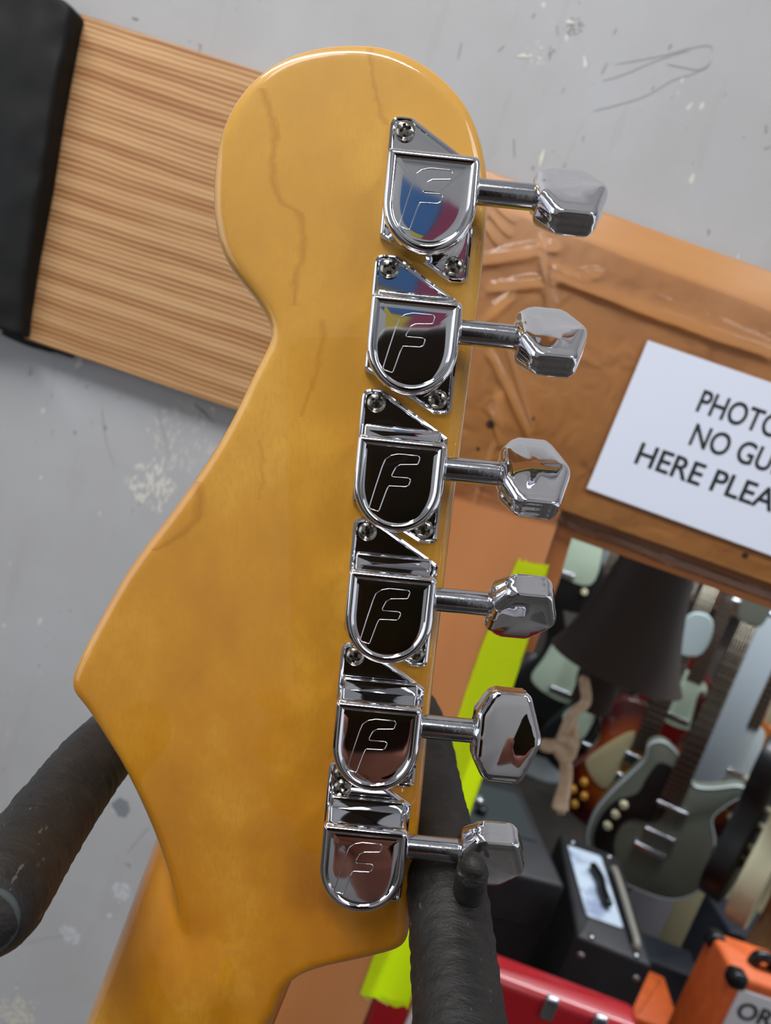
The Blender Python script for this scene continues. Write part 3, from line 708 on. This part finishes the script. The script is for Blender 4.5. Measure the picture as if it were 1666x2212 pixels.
def make_guitar(name, px, py, d, yaw, shape, body, label, group, guard=None, guardm=None, neck=True, nlen=.40, headm='natural', fb='rose', knobs=(), pk=(), tilt=0, knobm='knobc', frets=21, scale=1.0, thick=.045, board=True, tuners=True, soundhole=False, cord=False):
    root = empty(name, loc=P(px, py, d), rz=yaw); root.rotation_euler = (0, tilt, yaw); root.scale = (scale,)*3
    tag(root, label, 'guitar', group)
    out = cr([Vector(p) for p in OUT[shape]], 4)
    bm = bmesh.new(); slab(bm, out, 0, thick, .006, M=FB); link('body', bm, SM[body], root, angle=50)
    if shape == 'acoustic' or body in ('silver', 'cream'):
        bm = bmesh.new(); o1 = inset(out, -.0008); o2 = inset(out, .003)
        loft(bm, [[(p.x, p.y, z) for p in oo] for oo, z in ((o1, thick-.006), (o1, thick-.001), (o2, thick+.0006), (o2, thick-.004))], M=FB, cap0=False, cap1=False)
        link('binding', bm, SM['knobc'] if body != 'silver' else SM['white'], root)
    t = thick
    if soundhole:
        bm = bmesh.new(); lathe(bm, [(.05, t-.001), (.05, t+.0008)], 32, M=FB @ T(0, .06, 0)); link('soundhole', bm, DARK, root)
        bm = bmesh.new(); box(bm, (0, -.11, t+.005), (.16, .028, .010), M=FB, bev=.003); link('bridge', bm, SM['rose'], root)
    if guard:
        bm = bmesh.new(); slab(bm, cr([Vector(p) for p in guard], 4), t, t+.003, .0008, M=FB); link('pickguard', bm, SM[guardm], root, angle=50)
    for (x, y, l, h) in pk:
        bm = bmesh.new(); box(bm, (x, y, t+.006), (l, h, .012), M=FB, bev=.003); link('pickup', bm, SM['chrome'], root)
    if not soundhole:
        bm = bmesh.new(); box(bm, (0, -.085, t+.007), (.085, .018, .010), M=FB, bev=.003); link('bridge', bm, SM['chrome'], root)
    for (x, y) in knobs:
        bm = bmesh.new(); lathe_knob(bm, x, y, .0115, .016, t); link('knob', bm, SM[knobm], root)
    if neck:
        z0 = .10; z1 = .20+nlen
        bm = bmesh.new()
        rings = []
        for s in range(9):
            z = z0+(z1-z0)*s/8; hw = .028-.0065*s/8
            rings.append([(hw*math.cos(a), -(t+.001)+.016*math.sin(a)*1.1, z) for a in [math.pi*j/10 for j in range(11)]])
        loft(bm, rings); link('neck', bm, SM[headm], root, angle=50)
        if board:
            bm = bmesh.new(); loft(bm, [[(hw*sx, -(t+yy), z) for sx, yy in ((-1, .001), (1, .001), (1, .007), (-1, .007))] for hw, z in ((.0285, z0-.03), (.0215, z1))]); link('fingerboard', bm, SM[fb], root, smooth=False)
            for k in range(frets):
                fr = (1-2**(-(k+1)/12))/(1-2**(-frets/12)); z = z1-(z1-z0+.02)*fr; hw = .0215+.007*fr
                bm = bmesh.new(); box(bm, (0, z, t+.0078), (2*hw, .0022, .002), M=FB); link('fret', bm, SM['fret'], root, smooth=False)
            for k in range(6):
                x = (k-2.5)/2.5
                bm = bmesh.new(); tube(bm, [(x*.023, -(t+.012), -.085), (x*.0175, -(t+.0095), z1)], .0006, 5); link('string', bm, SM['fret'], root)
        hd = [(-.022, 0), (-.036, .03), (-.040, .10), (-.038, .165), (-.012, .185), (.012, .185), (.038, .165), (.040, .10), (.036, .03), (.022, 0)]
        bm = bmesh.new(); slab(bm, cr([Vector((x, y+z1)) for x, y in hd], 3), t-.012, t+.002, .002, M=FB); hdo = link('headstock', bm, SM[body if body not in ('natural',) else 'natural'], root, angle=50)
        if cord:
            bm = bmesh.new(); tube(bm, [(0, -.02, z1+.17), (0, -.02, 2.72-root.location.z)], .003, 8); link('hanging_cord', bm, BLACKP, root)
        if tuners:
            for sx in (-1, 1):
                for k in range(3):
                    bm = bmesh.new(); cyl(bm, (sx*.036, -(t-.004), z1+.045+.045*k), (sx*.058, -(t-.004), z1+.045+.045*k), .008, 12, bev=.002); link('tuning_peg', bm, SM['chrome'], hdo)
    return root
G1 = 'guitars hanging in the shop'
yw = math.radians(-14)
DG = [(-.10, .09), (-.03, .135), (-.028, .03), (-.03, .0), (-.06, -.02), (-.105, -.05), (-.12, -.10), (-.10, -.15), (-.075, -.175), (-.13, -.15), (-.15, -.09), (-.145, -.02), (-.11, .03), (-.075, .06), (-.075, .13), (-.05, .155), (-.035, .15)]
DG = [(-.03, .16), (-.065, .155), (-.078, .10), (-.085, .05), (-.13, -.0), (-.148, -.07), (-.135, -.14), (-.07, -.185), (-.03, -.19), (-.055, -.165), (-.085, -.12), (-.09, -.06), (-.07, -.025), (-.02, -.01), (.0, .03), (-.01, .09), (-.015, .135)]
make_guitar('electric_guitar', 1424, 1760, 2.0, yw, 'dano', 'silver', 'silver grey hollow electric guitar with a swooping black pickguard and two lipstick pickups', G1,
            guard=DG, guardm='black', pk=((.01, .055, .085, .012), (.01, -.03, .085, .012)), knobs=((-.115, -.03), (-.122, -.07), (-.105, .005)), headm='maple', fb='rose')
LG = [(.035, .10), (.105, -.02), (.10, -.09), (.06, -.10), (.045, -.02)]
LGm = [(-.035, .12), (-.12, .0), (-.115, -.045), (-.055, -.08), (-.035, -.03)]
make_guitar('electric_guitar', 1362, 1655, 2.12, yw, 'single', 'sunburst', 'cherry sunburst electric guitar with cream pickguard tucked behind the silver grey guitar', G1,
            guard=LGm, guardm='creamp', pk=((0, .04, .075, .035), (0, -.03, .075, .035)), knobs=((-.11, -.085), (-.13, -.12), (-.095, -.125), (-.11, -.16)), knobm='amber', headm='natural')
make_guitar('electric_guitar', 1303, 1556, 2.36, yw, 'single', 'black', 'black electric guitar with mint pickguard behind the knotted rope', G1,
            guard=LGm, guardm='mint', pk=((0, .04, .075, .035),), knobs=((-.11, -.10), (-.13, -.13)), knobm='mint', headm='natural', cord=True)
make_guitar('electric_guitar', 1232, 1440, 2.6, yw, 'double', 'black', 'black double-cutaway guitar with mint pickguard below the dark lampshade', G1,
            guard=[(-.07, .10), (-.10, .0), (-.11, -.09), (0, -.12), (.08, -.09), (.06, .02), (.04, .08)], guardm='mint', knobs=((.06, -.09), (.09, -.12)), headm='maple', fb='rose')
make_guitar('electric_guitar', 1236, 1185, 2.5, yw, 'double', 'black', 'black guitar with pale pickguard glimpsed between the frame corner and lampshade', G1,
            guard=[(-.10, .12), (-.10, .0), (-.11, -.09), (0, -.10), (.10, -.09), (.10, .02), (.06, .10)], guardm='mint', neck=False, knobs=((.09, -.12),))
make_guitar('electric_guitar', 1180, 1560, 2.75, yw, 'double', 'white', 'whitish guitar behind the neon tape above the amplifiers', G1, guard=[(-.07, .10), (-.10, .0), (-.11, -.09), (0, -.12), (.08, -.09), (.06, .02), (.04, .08)], guardm='black', headm='maple', cord=True)
# right-hand rack, seen nearly edge-on
rw = math.radians(52)
make_guitar('electric_guitar', 1604, 1738, 1.70, rw, 'single', 'black', 'black and brown guitar with four pale knobs seen almost edge-on', G1, knobs=((-.02, -.12), (-.04, -.07), (-.02, -.02), (-.04, .03)), headm='maple', thick=.05, nlen=.36)
make_guitar('electric_guitar', 1668, 1770, 1.55, rw, 'double', 'cream', 'cream guitar seen edge-on with a small dark badge', G1, headm='maple', thick=.045, nlen=.36)
make_guitar('acoustic_guitar', 1672, 1985, 1.72, math.radians(40), 'acoustic', 'natural', 'natural wood acoustic guitar at the right edge above the orange amplifier', G1, headm='natural', thick=.09, soundhole=True, nlen=.36)
rear = [(1545, 1660, 2.45, 'sunburst', 'double', 'sunburst guitar behind the right horn of the silver grey guitar', 'creamp'),
        (1592, 1600, 2.3, 'sunburst', 'single', 'amber sunburst guitar between the pale upright and the black edge-on guitar', 'white'),
        (1480, 1500, 2.75, 'red', 'single', 'dark red guitar hanging behind the necks in the rack', 'mint'),
        (1662, 1560, 2.8, 'natural', 'double', 'pale natural guitar hanging highest at the right edge', 'creamp'),
        (1400, 1470, 3.2, 'white', 'double', 'whitish guitar mostly hidden behind the dark lampshade', 'black')]
for x, y, d, b_, sh, lab, gm in rear:
    make_guitar('electric_guitar', x, y, d, yw, sh, b_, lab, G1, guard=[(-.07, .10), (-.10, .0), (-.11, -.09), (0, -.12), (.08, -.09), (.06, .02), (.04, .08)], guardm=gm, knobs=((.06, -.09), (.09, -.12)), headm='maple', fb='rose' if b_ != 'natural' else 'maple', cord=(b_ == 'white'))
# hanging rails the racks hang from
bm = bmesh.new()
rl0 = P(1100, 1010, 2.75); rl1 = P(1700, 1180, 1.95)
tube(bm, [Vector((rl0.x-.6, rl0.y+.1, 1.62)), Vector((2.6, 1.75, 1.62))], .018, 12)
o = tag(link('hanging_rail', bm, BLACKP), 'black rail along which the shop guitars hang', 'rail')
# pale upright post, glass edges
def upright(px0, px1, d, wd, dp, col, name, label, yaw=-14, lo=None, rough=.4):
    a = P(*px0, d); b = P(*px1, d); z0 = lo if lo is not None else b.z
    bm = bmesh.new(); box(bm, (0, 0, (a.z-z0)/2), (wd, dp, a.z-z0), bev=.003)
    o = link(name, bm, mat(name, col, rough), angle=50); o.location = (b.x, b.y, z0); o.rotation_euler = (0, 0, math.radians(yaw))
    tag(o, label, 'upright'); return o
upright((1650, 1180), (1555, 1600), 2.1, .085, .05, 'AEBAC2', 'display_upright', 'pale blue grey display upright between the hanging guitars', lo=.62)
upright((1545, 1180), (1480, 1500), 3.0, .03, .03, '8F7E66', 'rack_upright', 'thin brown rack upright left of the pale one', lo=0)
upright((1700, 1180), (1640, 1500), 2.6, .10, .04, 'B9A894', 'rack_upright', 'tan rack upright near the right edge', lo=0)
# pale card tag among the necks
bm = bmesh.new(); q = [(-.045, -.06), (.03, -.055), (.045, .0), (.03, .055), (-.01, .06), (-.035, .03)]
slab(bm, cr([Vector(p) for p in q], 3), 0, .012, .003, M=FB); o = link('swing_tag', bm, mat('pale_tag', 'B7C9CC', .6)); o.location = P(1497, 1368, 1.95); o.rotation_euler = (0, 0, yw)
tag(o, 'pale blue rounded tag among the hanging guitar necks', 'tag')
# flared shade with its inner tube
SHADE = mat('dark_brown_shade', '352A24', .6, col2='3D312A', scale=6, spec=.3)
top = P(1388, 1190, .95); shade = empty('lampshade', loc=P(1330, 1440, .95)); tag(shade, 'dark brown flared lampshade hanging just beyond the frame', 'lampshade')
rad = .147/2*1.21; ht = (top-P(1330, 1440, .95)).dot(Vector((0, 0, 1)))
bm = bmesh.new(); prof = []
for k in range(15):
    s = k/14; prof.append((rad*(1-.50*math.sin(min(1, s*1.0)*math.pi/2)**.75), ht*s*1.35))
inner = [(r-.002, z) for r, z in prof][::-1]
loft(bm, [[(r*math.cos(a), r*math.sin(a), z) for a in [2*math.pi*j/48 for j in range(48)]] for r, z in prof+inner], cap0=False, cap1=False)
ringe = None
part(link('flared_shell', bm, SHADE, shade), 'flared brown shell')
bm = bmesh.new(); lathe(bm, [(.024, -.062), (.027, -.055), (.027, .10), (.02, .11)], 28, M=T(-.016, -.01, 0)); part(link('lamp_socket', bm, SHADE, shade), 'brown tube under the shade')
bm = bmesh.new(); tube(bm, [(0, 0, ht*1.2), (0, 0, 2.72-shade.location.z)], .004, 10); link('suspension_cord', bm, BLACKP, shade)
bm = bmesh.new(); cyl(bm, (0, 0, ht*1.3), (0, 0, ht*1.36), rad*.5, 30); link('shade_cap', bm, SHADE, shade)
# knotted rope
ROPE = mat('cotton_rope', 'F0D6B8', .9, col2='DCBC98', scale=80, bump=.8, bscale=400, bdist=.002, spec=.1)
rp0 = P(1225, 1620, .9); rope = empty('knotted_rope', loc=rp0); tag(rope, 'frayed beige cotton rope end tied in a knot below the lampshade', 'rope')
def rq(x, y, dd=0): return P(x, y, .9+dd)-rp0
bm = bmesh.new()
strands = [([(1262, 1470), (1266, 1515), (1240, 1540), (1222, 1575), (1212, 1610), (1222, 1635)], .0052, 0), ([(1238, 1545), (1240, 1580), (1242, 1612), (1228, 1628), (1212, 1622), (1206, 1606)], .0044, .006),
           ([(1218, 1625), (1205, 1612), (1185, 1612), (1178, 1610)], .0065, -.004), ([(1205, 1622), (1220, 1640), (1236, 1625), (1230, 1600), (1214, 1598)], .005, -.008)]
for pts_, r, off in strands: tube(bm, cr([rq(x, y, off) for x, y in pts_], 6, False), r*1.3, 14, rounded=True)
part(link('knot', bm, ROPE, rope), 'loose knot')
bm = bmesh.new(); tq = cr([rq(1221, 1640), rq(1224, 1670), rq(1220, 1700), rq(1213, 1728), rq(1210, 1745)], 5, False)
tube(bm, tq, [.0078+.0050*max(0, (i/(len(tq)-1)-.45)) for i in range(len(tq))], 14)
part(link('tail', bm, ROPE, rope), 'hanging rope tail')
for k in range(9):
    bm = bmesh.new(); x = 1200+k*2.6; tube(bm, [rq(x, 1738), rq(x+random.uniform(-3, 3), 1748+random.uniform(0, 12), random.uniform(-.004, .004))], .0013, 6, rounded=True); link('frayed_end', bm, ROPE, rope)

# ---- amplifiers and cases: built from three corners of the top face
def top_box(name, A_, B_, D_, d, floor_z, m, label, cat, bev=.008, h=None):
    """A front-left, B along front, D along left side (pixels of the top face); d depth of A"""
    a = P(A_[0], A_[1], d); b = ph(B_[0], B_[1], a.z); c = ph(D_[0], D_[1], a.z)
    x = (b-a); wd = x.length; x.normalize(); y = Vector((-x.y, x.x, 0)); dp = (c-a).dot(y)
    if dp < 0: y = -y; dp = -dp
    H_ = h if h else a.z-floor_z
    root = bpy.data.objects.new(name, None); C.objects.link(root)
    z = Vector((0, 0, 1))
    if x.cross(y).z < 0: pass
    root.matrix_world = Matrix(((x.x, y.x, 0, a.x), (x.y, y.y, 0, a.y), (0, 0, 1, a.z-H_), (0, 0, 0, 1)))
    tag(root, label, cat)
    bm = bmesh.new(); box(bm, (wd/2, dp/2, H_/2), (wd, dp, H_), bev=bev); link('cabinet', bm, m, root, angle=50)
    return root, wd, dp, H_
ORG = mat('orange_vinyl', 'D9652A', .5, col2='CC5A22', scale=40, bump=.3, bscale=600, bdist=.0008)
BLV = mat('black_vinyl', '16171A', .55, col2='1F2023', scale=20, bump=.3, bscale=500, bdist=.0008)
GRL = mat('dark_grille', '0E0C0D', .8, bump=.4, bscale=900, bdist=.001)
BLUEV = mat('blue_black_vinyl', '1C222C', .55)
amp, wd, dp, H_ = top_box('orange_amplifier', (1590, 2108), (1760, 2165), (1513, 2000), 1.22, 0, ORG, 'orange vinyl guitar amplifier with black corners in the bottom right corner', 'amplifier')
WPN = mat('white_panel', 'D9D8DC', .5)
bm = bmesh.new(); box(bm, (wd/2, -.001, H_-.058), (wd-.03, .006, .078), bev=.001); pnl = link('control_panel', bm, WPN, amp)
MF = Matrix(((1, 0, 0, .045), (0, 0, 1, -.0046), (0, 1, 0, H_-.105), (0, 0, 0, 1)))
MF = Matrix(((1, 0, 0, .024), (0, 0, -1, -.0046), (0, 1, 0, H_-.070), (0, 0, 0, 1)))
text_part('ORANGE', .045, MF, INK, amp, 'lettering', off=.0012)
bm = bmesh.new(); box(bm, (wd/2, -.002, H_-.108), (wd-.03, .008, .014), bev=.002); link('piping', bm, ORG, amp)
bm = bmesh.new(); box(bm, (wd/2, -.001, H_-.34), (wd-.03, .006, .43), bev=.001); link('speaker_grille', bm, WPN, amp)
for (x, y) in ((0, 0), (0, dp), (wd, 0), (wd, dp)):
    bm = bmesh.new(); box(bm, (x+(.010 if x == 0 else -.010), y+(.010 if y == 0 else -.010), H_-.010), (.030, .030, .030), bev=.008); link('corner_protector', bm, BLACKP, amp)
bm = bmesh.new(); tube(bm, cr([Vector((wd*.38, dp*.45, H_)), Vector((wd*.42, dp*.45, H_+.018)), Vector((wd*.6, dp*.45, H_+.018)), Vector((wd*.64, dp*.45, H_))], 6, False), .010, 12); link('handle', bm, BLACKP, amp)
cab, *_ = top_box('orange_cabinet', (1372, 2195), (1480, 2240), (1405, 2095), 1.45, 0, ORG, 'lower orange speaker cabinet left of the orange amplifier', 'amplifier')
a1, w1, d1, h1 = top_box('black_amplifier', (1010, 1860), (1222, 1915), (905, 1640), 1.38, 0, BLV, 'large black amplifier with knobs on top behind the right hanger prong', 'amplifier')
bm = bmesh.new(); box(bm, (w1/2, d1*.62, h1+.002), (w1-.05, d1*.5, .005), bev=.001); link('control_panel', bm, mat('grey_panel', '3B4142', .4, .3), a1)
for k in range(2):
    bm = bmesh.new(); lathe(bm, [(.013, 0), (.012, .016), (.008, .018)], 16, M=T(w1*.30, d1*(.50+.10*k), h1+.004)); link('knob', bm, SM['chrome'] if k % 2 else BLACKP, a1)
bm = bmesh.new(); box(bm, (w1/2, -.001, h1*.45), (w1-.03, .006, h1*.8), bev=.001); link('speaker_grille', bm, GRL, a1)
a2, w2, d2, h2 = top_box('black_amplifier', (1247, 2020), (1412, 2088), (1200, 1795), 1.33, 0, BLV, 'black amplifier with a white printed sheet lying on top', 'amplifier')
bm = bmesh.new(); box(bm, (w2/2, -.001, h2*.45), (w2-.03, .006, h2*.82), bev=.001); link('speaker_grille', bm, GRL, a2)
for (x, y) in ((.03, .012), (w2-.03, .012), (.03, d2-.02), (w2-.03, d2-.02)):
    bm = bmesh.new(); lathe(bm, [(.007, 0), (.006, .003), (.002, .004)], 14, M=T(x, y, h2)); link('corner_screw', bm, SM['chrome'], a2)
for x in (.02, w2-.02):
    bm = bmesh.new(); lathe(bm, [(.008, 0), (.007, .003), (.002, .004)], 14, M=T(x, 0, h2-.035) @ Rx(math.pi/2)); link('corner_screw', bm, SM['chrome'], a2)
bm = bmesh.new(); tube(bm, cr([Vector((w2*.80, d2*.10, h2)), Vector((w2*.80, d2*.13, h2+.012)), Vector((w2*.78, d2*.72, h2+.012)), Vector((w2*.78, d2*.75, h2))], 6, False), .007, 12); part(link('handle', bm, mat('worn_strap', '8A867C', .5), a2), 'pale worn strap handle')
zt = P(1247, 2020, 1.33).z+.003
sh = [ph(x, y, zt) for x, y in ((1226, 1826), (1298, 1850), (1347, 2006), (1268, 1978))]
bm = bmesh.new(); f0 = [Vector((p.x, p.y)) for p in sh]; slab(bm, rpoly(f0, .008, 4), zt-.0015, zt+.0005)
st_ = link('printed_sheet', bm, mat('pale_print', 'B9C7D6', .6, col2='8C99B4', scale=22, lo=.5, hi=.62), smooth=False); tag(st_, 'pale blue and white printed sheet on the black amplifier', 'sheet')
zz = zt+.012; cbl = [ph(x, y, zz) for x, y in ((1283, 1872), (1297, 1895), (1304, 1925), (1314, 1950))]
bm = bmesh.new(); tube(bm, cr(cbl, 5, False), .009, 12, rounded=True); tag(link('black_cable', bm, BLACKP), 'thick black cable end lying on the printed sheet', 'cable')
a3, w3, d3, h3 = top_box('blue_black_case', (1395, 2070), (1520, 2120), (1385, 2010), 1.75, 0, BLUEV, 'blue black equipment case between the sheet-topped and orange amplifiers', 'case')
a4, w4, d4, h4 = top_box('blue_black_case', (1578, 2012), (1700, 2052), (1548, 1932), 1.9, 0, BLUEV, 'blue black case behind the orange amplifier below the cream guitar', 'case')
# tan board
bm = bmesh.new(); ta = P(1400, 2050, 2.3)
box(bm, (.17, 0, .33), (.40, .03, .66), bev=.003); o = link('tan_board', bm, mat('tan_board', '9C9272', .7)); o.location = (ta.x-.02, ta.y, ta.z-.02); o.rotation_euler = (0, 0, math.radians(-8)); o.location.z = 0
o.scale = (1, 1, (P(1500, 1810, 2.3).z)/.66)
tag(o, 'plain tan board standing behind the silver grey guitar', 'board')
bm = bmesh.new(); box(bm, (0, 0, .35), (.12, .03, .70), bev=.003); o = link('grey_board', bm, mat('grey_board', '9A979C', .6)); q = P(1382, 2000, 2.26); o.location = (q.x, q.y, 0); o.rotation_euler = (0, 0, math.radians(-8)); tag(o, 'narrow pale grey board left of the tan board', 'board')
# red case
RED = mat('red_case', 'A80C1C', .35, coat=.4)
rc, wr, dr, hr = top_box('red_case', (900, 2050), (1392, 2235), (930, 2000), 1.02, 0, RED, 'red hard case with silver latches at the bottom edge', 'case', bev=.012)
for px_, py_ in ((1186, 2172), (1290, 2212)):
    Mi = rc.matrix_world.inverted(); yv = Vector((rc.matrix_world[0][1], rc.matrix_world[1][1], 0)); p = Mi @ plane_hit(px_, py_, rc.matrix_world.translation, yv)
    bm = bmesh.new(); box(bm, (p.x, -.004, p.z), (.020, .010, .036), bev=.004); link('latch', bm, SM['chrome'], rc)
bm = bmesh.new(); box(bm, (wr*.55, -.001, hr-.10), (wr-.03, .006, .012), bev=.002); link('lid_seam', bm, mat('red_seam', '7C0814', .4), rc)
# red and white strip beside the frame post
a = P(838, 2185, .60); bm = bmesh.new(); box(bm, (0, 0, -.12), (.030, .02, .30), bev=.004); o = link('red_strip', bm, RED); o.location = a; tag(o, 'red upright strip with pale edge glimpsed below the neon tape', 'strip')
bm = bmesh.new(); box(bm, (.017, 0, -.12), (.005, .022, .30), bev=.001); part(link('pale_edge', bm, WPN, o), 'pale edge')
o.location.z -= .0
# far clutter: small boxes on a shelf behind the racks
bm = bmesh.new(); box(bm, (0, 0, 0), (4.5, .35, .03)); sh_ = link('shelf', bm, mat('shelf_wood', '5A4A3A', .6), smooth=False); sh_.location = (1.2, 4.1, .98); tag(sh_, 'long brown shelf along the far wall of the shop', 'shelf')
cols = [('B89C84', 'tan'), ('8C8F98', 'blue grey'), ('A33A3A', 'dull red'), ('4A5560', 'slate'), ('C8BBA4', 'cream'), ('2E3A3A', 'dark green'), ('D0C8C0', 'whitish'), ('6A4A34', 'brown'), ('C47A3A', 'orange'), ('51688C', 'blue')]
for k, (cc, nm) in enumerate(cols):
    x = -.1+k*.3; hh = random.uniform(.12, .30); wd_ = random.uniform(.16, .24)
    bm = bmesh.new(); box(bm, (0, 0, hh/2), (wd_, .2, hh), bev=.006)
    b = link('carton', bm, mat('carton', cc, .6)); b.location = (x, 4.08, .995)
    tag(b, 'blurred '+nm+' carton on the far shelf behind the hanging guitars', 'carton', 'cartons on the far shelf')

def emis(name, col, st):
    m = bpy.data.materials.new(name); m.use_nodes = True; b = m.node_tree.nodes['Principled BSDF']; b.inputs['Emission Color'].default_value = lin(col); b.inputs['Emission Strength'].default_value = st; b.inputs['Base Color'].default_value = lin(col); return m
PANEL = emis('light_panel', 'F4F8FF', 5.6)
for k, (x, y) in enumerate(((-.75, -.95), (.75, -.95))):  # glowing panels added on the unseen ceiling to lift the fill
    lt = empty('fill_panel', loc=(x, y, 2.72)); tag(lt, ('left' if k == 0 else 'right')+' flat fill panel added on the ceiling behind the photographer, mirrored in the chrome', 'ceiling light', 'fill panels')
    bm = bmesh.new(); box(bm, (0, 0, -.015), (.66, .66, .03), bev=.004); link('housing', bm, WHM, lt)
    bm = bmesh.new(); box(bm, (0, 0, -.033), (.60, .60, .006)); link('diffuser', bm, PANEL, lt, smooth=False)

# ================================================================ BEHIND THE CAMERA, seen only mirrored in the chrome
ph_ = empty('smartphone', cam.matrix_world.copy()); tag(ph_, 'black phone taking the picture, mirrored dark in the tuner covers', 'phone')
bm = bmesh.new(); slab(bm, rpoly([(-.040, .042), (.040, .042), (.040, -.128), (-.040, -.128)], .010, 6), .004, .012, .003); link('phone_body', bm, mat('phone_black', '030304', .3), ph_)
bm = bmesh.new(); loft(bm, [[(r*math.cos(a), r*math.sin(a), z) for a in [2*math.pi*j/30 for j in range(30)]] for r, z in ((.009, .004), (.009, .0025), (.008, .0022), (.007, .0025), (.007, .0045))], cap0=False, cap1=False); link('lens_ring', bm, mat('lens_ring', '101012', .3), ph_)
SKIN = mat('skin', 'B07C6C', .5, spec=.3)
def skin_chain(bm_pts, name, parent, m):
    me = bpy.data.meshes.new(name); o = bpy.data.objects.new(name, me); C.objects.link(o)
    vs_, es, rd = bm_pts; me.from_pydata(vs_, es, []); me.update()
    sk = o.modifiers.new('s', 'SKIN'); sk.use_smooth_shade = True
    for i, r in enumerate(rd): me.skin_vertices[0].data[i].radius = (r, r)
    me.skin_vertices[0].data[0].use_root = True
    sb = o.modifiers.new('u', 'SUBSURF'); sb.levels = 2; sb.render_levels = 2
    me2 = bpy.data.meshes.new_from_object(o.evaluated_get(bpy.context.evaluated_depsgraph_get())); bpy.data.objects.remove(o)
    o2 = bpy.data.objects.new(name, me2); C.objects.link(o2); me2.materials.append(m)
    for p in me2.polygons: p.use_smooth = True
    if parent: o2.parent = parent
    return o2
# hand around the lower end of the phone (camera space: x right, y up, z back)
V_ = [(0, -.150, .030), (.005, -.21, .050), (.01, -.30, .10), (.03, -.46, .20),
      (-.028, -.128, .026), (-.050, -.112, .020), (-.049, -.108, .002), (-.030, -.106, -.004),
      (-.022, -.140, .028), (-.052, -.134, .018), (-.050, -.131, .0), (-.026, -.130, -.005),
      (-.020, -.155, .028), (-.048, -.156, .016), (-.044, -.155, -.001), (-.018, -.153, -.005),
      (-.016, -.172, .030), (-.038, -.178, .018), (-.034, -.176, .002), (-.014, -.174, -.002),
      (.028, -.150, .028), (.050, -.135, .020), (.050, -.115, .004), (.040, -.095, -.004)]
E_ = [(0, 1), (1, 2), (2, 3), (0, 4), (4, 5), (5, 6), (6, 7), (0, 8), (8, 9), (9, 10), (10, 11), (1, 12), (12, 13), (13, 14), (14, 15), (1, 16), (16, 17), (17, 18), (18, 19), (0, 20), (20, 21), (21, 22), (22, 23)]
Rr = [.020, .024, .030, .038]+[.010, .0085, .008, .007]*2+[.010, .0085, .008, .007]+[.009, .0075, .007, .006]+[.013, .0105, .0095, .008]
hand = skin_chain((V_, E_, Rr), 'photographer_hand', None, SKIN); hand.matrix_world = cam.matrix_world
tag(hand, "person's bare hand and forearm holding the phone, mirrored in the lowest tuner cover", 'person')
# banners on the back wall
for (x, z, wd_, hh, col, nm) in ((-.10, 2.12, .19, .26, '4272A8', 'blue poster on the wall behind the photographer'), (-.07, 1.90, .13, .16, 'C9B24A', 'small yellow poster under the blue one'), (.065, 2.04, .13, .42, '94405C', 'crimson poster right of the blue one')):
    bm = bmesh.new(); box(bm, (0, 0, 0), (wd_, .01, hh), bev=.002); b = link('wall_poster', bm, mat('poster', col, .6)); b.location = (x, -1.592, z); tag(b, nm, 'poster')
bpy.context.view_layer.update()
